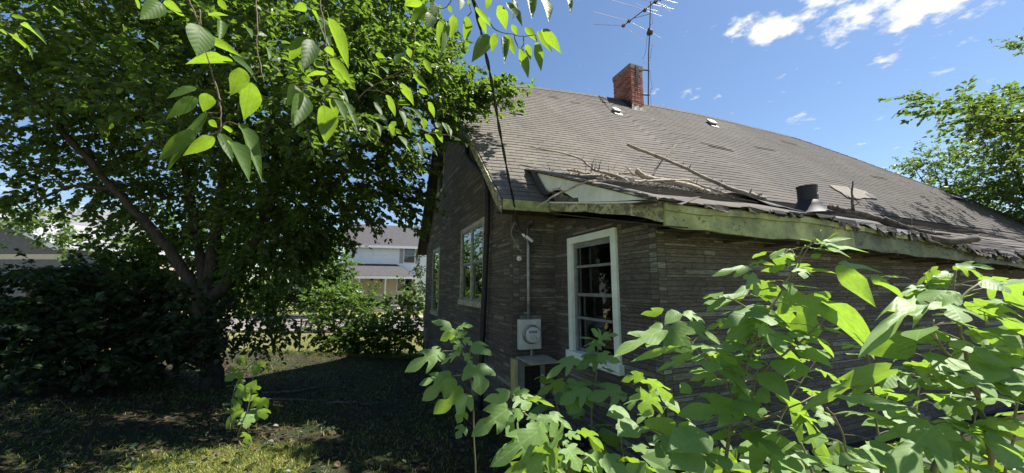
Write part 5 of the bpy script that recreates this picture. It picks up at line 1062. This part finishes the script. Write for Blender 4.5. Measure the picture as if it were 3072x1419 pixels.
# ---------------------------------------------------------------- neighbours' houses
wy = R(73); V2 = Vector((math.sin(wy), math.cos(wy), 0)); U2 = Vector((-V2.y, V2.x, 0)); O2 = W(1150, 860, 36); O2.z = 0
def h2(a, s_, z): return O2+V2*a+U2*s_+Z*z
def on2(x, y, s_=0): p = on_plane(x, y, U2, h2(0, s_, 0)); q = p-O2; return q.dot(V2), p.z
wl = on2(1035, 740)[0]; wr_ = wl+11.5; ev = on2(1150, 737)[1]; rg = on2(1180, 677, 3.2)[1]
nb = thing('white_house', 'two-storey white clapboard house with porch across the street', 'house')
MB().obox(h2(wl, 0, -.8), V2*(wr_-wl), U2*6.5, Z*(ev+.8)).build('wall', M['vinyl'], nb)
mb = MB(); z = on2(1150, 795)[1]
while z < ev-.1: mb.hexa([h2(wl-.01, -.03, z), h2(wr_, -.03, z), h2(wr_, -.001, z), h2(wl-.01, -.001, z), h2(wl-.01, -.008, z+.15), h2(wr_, -.008, z+.15), h2(wr_, -.001, z+.15), h2(wl-.01, -.001, z+.15)]); z += .155
mb.build('clapboards', M['vinyl'], nb, kind='stuff')
MB().prism([h2(wl-.4, -.5, ev-.05), h2(wl-.4, 3.2, rg), h2(wl-.4, 7, ev-.05)], V2*(wr_-wl+.8)).build('roof', M['farroof'], nb)
MB().obox(h2(wl-.4, -.56, ev-.28), V2*(wr_-wl+.8), U2*.06, Z*.24).build('gutter', M['trim'], nb)
a0, zt = on2(1214, 746); a1, zb2 = on2(1243, 788)
wn = MB().obox(h2(a0-.1, -.07, zb2-.1), V2*(a1-a0+.2), U2*.06, Z*(zt-zb2+.2)).build('window', M['trim'], nb)
MB().obox(h2(a0, -.10, zb2), V2*(a1-a0), U2*.03, Z*(zt-zb2)/2-Z*.03).build('pane', M['glass'], wn); MB().obox(h2(a0, -.10, (zt+zb2)/2+.03), V2*(a1-a0), U2*.03, Z*((zt-zb2)/2-.03)).build('pane', M['glass'], wn)
MB().obox(h2(a0, -.078, zb2), V2*(a1-a0), U2*.005, Z*(zt-zb2)).build('curtain', M['shutter'], wn)
for x0, x1 in ((1199, 1212), (1247, 1261)):
    q0, q1 = on2(x0, 760)[0], on2(x1, 760)[0]; MB().obox(h2(q0, -.06, zb2-.1), V2*(q1-q0), U2*.05, Z*(zt-zb2+.2)).build('shutter', M['shutter'], nb)
pe = on2(1150, 828, -2.2)[1]; pt = on2(1150, 792, 0)[1]; pr = on2(1250, 820, -2.2)[0]; plx = wl-.5
MB().add([h2(plx, -2.4, pe), h2(pr, -2.4, pe), h2(pr-1.9, -.01, pt), h2(plx, -.01, pt), h2(pr, -.01, pe), h2(plx, -2.4, pe-.12), h2(pr, -2.4, pe-.12)], [(0, 1, 2, 3), (1, 4, 2), (0, 5, 6, 1)]).build('porch_roof', M['farroof'], nb)
MB().obox(h2(plx, -2.42, pe-.25), V2*(pr-plx), U2*.1, Z*.22).build('porch_beam', M['trim'], nb)
MB().obox(h2(plx, -.05, -.8), V2*(pr-plx), U2*.03, Z*(pe+.7)).build('porch_wall', M['beige'], nb)
mb = MB(); z = -.3
while z < pe-.3: mb.hexa([h2(plx, -.085, z), h2(pr, -.085, z), h2(pr, -.05, z), h2(plx, -.05, z), h2(plx, -.06, z+.16), h2(pr, -.06, z+.16), h2(pr, -.05, z+.16), h2(plx, -.05, z+.16)]); z += .17
mb.build('clapboards', M['beige'], nb, kind='stuff')
for x in (1075, 1154, 1245): q0 = on2(x, 850, -2.3)[0]; MB().obox(h2(q0, -2.35, -.4), V2*.14, U2*.14, Z*(pe+.2)).build('porch_post', M['trim'], nb)
MB().obox(h2(plx, -2.5, -.75), V2*(pr-plx), U2*2.5, Z*.35).build('porch_floor', M['concrete'], nb)
q0, q1 = on2(1192, 850)[0], on2(1236, 850)[0]; z0 = on2(1200, 872)[1]; z1 = on2(1200, 832)[1]
wn = MB().obox(h2(q0-.08, -.12, z0-.08), V2*(q1-q0+.16), U2*.05, Z*(z1-z0+.1)).build('window', M['trim'], nb)
for k in range(2): MB().obox(h2(q0+k*(q1-q0)/2+.04, -.15, z0), V2*((q1-q0)/2-.08), U2*.03, Z*(z1-z0)).build('pane', M['glass'], wn); MB().obox(h2(q0+k*(q1-q0)/2+.04, -.128, z0), V2*((q1-q0)/2-.08), U2*.004, Z*(z1-z0)).build('curtain', M['wood_in'], wn)  # near-black sheets stand for the unlit room behind the glass
for k in range(2):
    q0 = on2((1112, 1140)[k], 850)[0]; zz = on2(1112, (842, 846)[k])[1]; lm = MB().obox(h2(q0, -.2, zz), V2*.2, U2*.12, Z*.25).build('porch_lamp', M['breaker'], nb)
MB().obox(h2(on2(1165, 870, -2.35)[0], -2.36, -.1), V2*3, U2*.05, Z*.06).build('railing', M['trim'], nb)
for k, x in enumerate((1207, 1222)):
    p = W(x, 925, 29+k*.3); b = thing('wheelie_bin', ['brown bin by the kerb across the street, nearer the bush', 'brown bin by the kerb across the street, nearer the dark house corner'][k], 'bin', group='bins across the street')
    MB().hexa([Vector((p.x, p.y, -.6)), Vector((p.x+.42, p.y, -.6)), Vector((p.x+.42, p.y+.5, -.6)), Vector((p.x, p.y+.5, -.6)), Vector((p.x-.06, p.y-.06, .3)), Vector((p.x+.48, p.y-.06, .3)), Vector((p.x+.48, p.y+.6, .3)), Vector((p.x-.06, p.y+.6, .3))]).build('body', M['bin'], b)
    MB().obox((p.x-.08, p.y-.09, .305), (.58, 0, 0), (0, .7, 0), (0, 0, .06)).build('lid', M['bin'], b)
# grey roofed house seen through the left thicket
gh_ = thing('grey_house', 'low house with light grey roof and dark gable behind the thicket', 'house')
GD = 22; g = lambda x, y, D=GD: W(x, y, D)
pk_, rt, lf = g(15, 663), g(190, 748), g(-160, 748)
MB().prism([lf-Z*4, rt-Z*4, rt, pk_, lf], Vector((0, 9, 0))).build('wall', M['darkgable'], gh_)
for a, b in ((pk_, rt), (pk_, lf)):
    d = (b-a).normalized(); MB().prism([a+Vector((0, -.5, .25)), b+d*.5+Vector((0, -.5, .2)), b+d*.5+Vector((0, 9, .2)), a+Vector((0, 9, .25))], Z*.12).build('roof', M['greyroof'], gh_)
    MB().prism([a+Vector((0, -.55, .0)), b+d*.5+Vector((0, -.55, -.03)), b+d*.5+Vector((0, -.55, .32)), a+Vector((0, -.55, .37))], Vector((0, .05, 0))).build('bargeboard', M['trim'], gh_)
e0, e1, r0_, r1_ = g(120, 792, 24), g(430, 800, 24), g(120, 634, 29), g(430, 640, 29)
MB().prism([e0, e1, r1_, r0_], Z*.15).build('roof', M['greyroof'], gh_)
MB().obox((e0.x, e0.y+.4, -.7), (e1.x-e0.x, 0, 0), (0, 8, 0), (0, 0, e0.z+.7)).build('wall', M['beige'], gh_)
MB().obox((lf.x, lf.y-.04, g(0, 778).z), (rt.x-lf.x, 0, 0), (0, .03, 0), (0, 0, .32)).build('band', M['beige'], gh_)
# brown board fence behind the thicket
bf = thing('board_fence', 'brown wooden board fence behind the dark thicket', 'fence')
tp = W(230, 800, 9.2).z
bd = MB().obox((0, 0, 0), (.14, 0, 0), (0, .022, 0), (0, 0, 1)).mesh('board', M['fenceboard'])
for k in range(24):
    x = -12.8+k*.15; y = 9.6+k*.035; o = link('board', bd, bf); z0 = gz(x, y)-.05; o.location = (x, y, z0); o.scale = (1, 1, tp-z0+random.uniform(-.03, .03)-k*.004)
for zz in (.5, 1.5): MB().obox((-12.9, 9.64, zz), (3.7, .87, 0), (0, .05, 0), (0, 0, .09)).build('rail', M['fenceboard'], bf)

# ---------------------------------------------------------------- trees on the right, beyond the roof
def rtree(label, rows, D, trunk_px, r0):
    t = thing('roof_side_tree', label, 'tree', group='trees beyond the right end of the roof')
    b = W(trunk_px, 900, D); b.z = -.8; c = sum((W(x, y, d) for x, y, d, r_, n in rows), Vector())/len(rows)
    mb, q, rad = limb([b, b.lerp(c, .5)+Vector((.1, 0, 0)), c], r0, r0*.4, 7, .03, 8); mb.build('trunk', M['bark'], t, smooth=True)
    for k, (x, y, d, r_, n) in enumerate(rows): mb, q, rad = limb([b.lerp(c, .6), b.lerp(c, .7).lerp(W(x, y, d), .5), W(x, y, d)], r0*.4, r0*.12, 90+k, .03, 6); mb.build('limb', M['bark'], t, smooth=True)
    tree_foliage(t, EE(rows), tuple(c), M['leaf_right'], .15, 18, .7, 300, .1, .6, wr=.7)
rtree('feathery tree filling the right edge beyond the roof', [(3090, 300, 14, (.9, .8, .8), 60), (3000, 430, 14, (.9, .8, .7), 75), (3080, 520, 14, (1.1, .9, .9), 110), (2960, 560, 14, (.8, .8, .5), 70), (3180, 420, 14, (1.2, 1, 1.5), 90), (3080, 640, 14, (1.1, .9, .7), 90), (3120, 120, 14, (.7, .6, .5), 30), (2980, 340, 14, (.4, .4, .3), 16), (3250, 600, 13, (1.2, 1, 1.2), 80)], 14, 3100, .16)
rtree('smaller round-topped tree peeping over the slope of the roof', [(2800, 480, 19, (.9, .8, .6), 55), (2740, 500, 19, (.5, .5, .4), 20), (2870, 510, 19, (.9, .8, .7), 60), (2840, 580, 19, (1.4, 1, .9), 70), (2930, 600, 19, (1.3, 1, .9), 60)], 19, 2860, .12)
# overhanging bough that shades the right end of the roof
bo = thing('shade_tree', 'tree at the right of the roof whose bough shades the slope', 'tree')
cs_ = roofp(12.5, .06)+TOSUN*4.2
mb, q, rad = limb([H(19, -5, -.6), H(19, -4.5, 3), H(17.5, -2.5, 6), cs_+V*1.5, cs_-V*.5], .22, .05, 17, .03, 9); mb.build('trunk', M['bark'], bo, smooth=True)
tree_foliage(bo, [(tuple(cs_+V*1.8), (1.6, 1.0, .6), 70), (tuple(cs_+V*.2-U*.1), (1.1, .7, .4), 40), (tuple(cs_-V*1.6+U*.2), (.9, .4, .3), 16), (tuple(cs_+V*4.0), (1.8, 1.4, 1), 70)], tuple(cs_+V*4), M['leaf_right'], .15, 18, .7, 0, .1, .6, wr=.7)

# ---------------------------------------------------------------- yard floor: grass, weeds, litter, fallen branches
def inside_yard(x, y):
    q = Vector((x, y, 0))-C1; a, s_ = q.dot(V), q.dot(U); return not (a > -.03 and s_ > -2.0 and (s_ > 0 or a > .6))
def scatter(n, x0, x1, y0, y1, f=None):
    o = []
    while len(o) < n:
        x, y = random.uniform(x0, x1), y0+(y1-y0)*random.random()**1.6
        if abs(x) < 1.35*y+.6 and inside_yard(x, y) and (f is None or f(x, y)): o.append((x, y, gz(x, y)))
    return np.array(o)
def tuft(n, x0, x1, y0, y1, hgt, name, f=None):
    P = scatter(n, x0, x1, y0, y1, f); d = rng.normal(size=(n, 3))*[.5, .5, .12]+[0, 0, .75]; x = unit3(n)*[1, 1, 0]; h = hgt*rng.uniform(.4, 1.3, n)[:, None]; w_ = .0035+.002*rng.random((n, 1))
    d /= np.linalg.norm(d, axis=1, keepdims=True); m_ = P+d*h*.55; t = P+d*h+np.stack([d[:, 0], d[:, 1], -.25+0*d[:, 0]], 1)*h*.35
    vv = np.stack([P-x*w_, P+x*w_, m_+x*w_*.8, m_-x*w_*.8, t], 1).reshape(-1, 3); k = (np.arange(n)*5)[:, None]
    ff = np.concatenate([np.stack([k+0, k+1, k+2], -1), np.stack([k, k+2, k+3], -1), np.stack([k+3, k+2, k+4], -1)], 1).reshape(-1, 3)
    link(name, np_mesh(name, vv, ff, M['grass']), None, kind='stuff')
patchy = lambda x, y: math.sin(x*2.1+y)*math.sin(y*1.7-x*.6)+random.uniform(-.9, .9) > -.1
tuft(16000, -7, 1, 1.9, 11, .06, 'grass', patchy)
tuft(17000, -3.7, -1.9, 3.2, 4.25, .05, 'grass', lambda x, y: (x+2.8)**2/.8+(y-3.6)**2/.4+random.uniform(-.5, .5) < 1)
tuft(14000, -9.5, -2.6, 11.6, 17.6, .11, 'grass', None)
def flatleaves(name, n, m, L, box, zoff, tilt, wr=.8):
    P = scatter(n, *box); P[:, 2] += zoff+.02*rng.random(n); d = rng.normal(size=(n, 3))*[1, 1, tilt]; nn = rng.normal(size=(n, 3))*[tilt*1.5, tilt*1.5, .1]+[0, 0, 1]
    vv = cloud_verts(P, d, nn, L*rng.uniform(.5, 1.3, n), wr); ff = LF[None]+(np.arange(n)*6)[:, None, None]
    link(name, np_mesh(name, vv.reshape(-1, 3), ff.reshape(-1, 4), m), None, kind='stuff')
flatleaves('leaf_litter', 2000, M['litter'], .07, (-7.5, 1, 1.8, 12), .008, .25)
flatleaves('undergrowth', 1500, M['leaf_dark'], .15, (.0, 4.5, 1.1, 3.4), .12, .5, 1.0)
flatleaves('undergrowth', 900, M['leaf_shrub_small'], .15, (.1, 4.5, 1.0, 3.0), .42, .5, 1.0)
flatleaves('ground_ivy', 4200, M['leaf_dark'], .05, (-7.5, 1, 1.8, 12), .035, .3, 1.1)
for k, (p0, p1, p2, r_) in enumerate([((790, 1175), (870, 1165), (960, 1145), .022), ((980, 1195), (1050, 1190), (1115, 1198), .02), ((800, 1195), (900, 1190), (985, 1185), .018)]):
    pts = [on_z(*p, -.18) for p in (p0, p1, p2)]; pts = [Vector((p.x, p.y, gz(p.x, p.y)+.02)) for p in pts]
    mb, q, rad = limb(pts, r_, r_*.6, 400+k, .01, 7); tag(mb.build('fallen_branch', M['deadbark'], smooth=True), ['crooked fallen branch lying nearest the sapling', 'straight pale fallen stick in the middle of the shaded yard', 'thin dark fallen branch between the crooked one and the pale stick'][k], 'fallen branch', 'fallen branches in the yard')
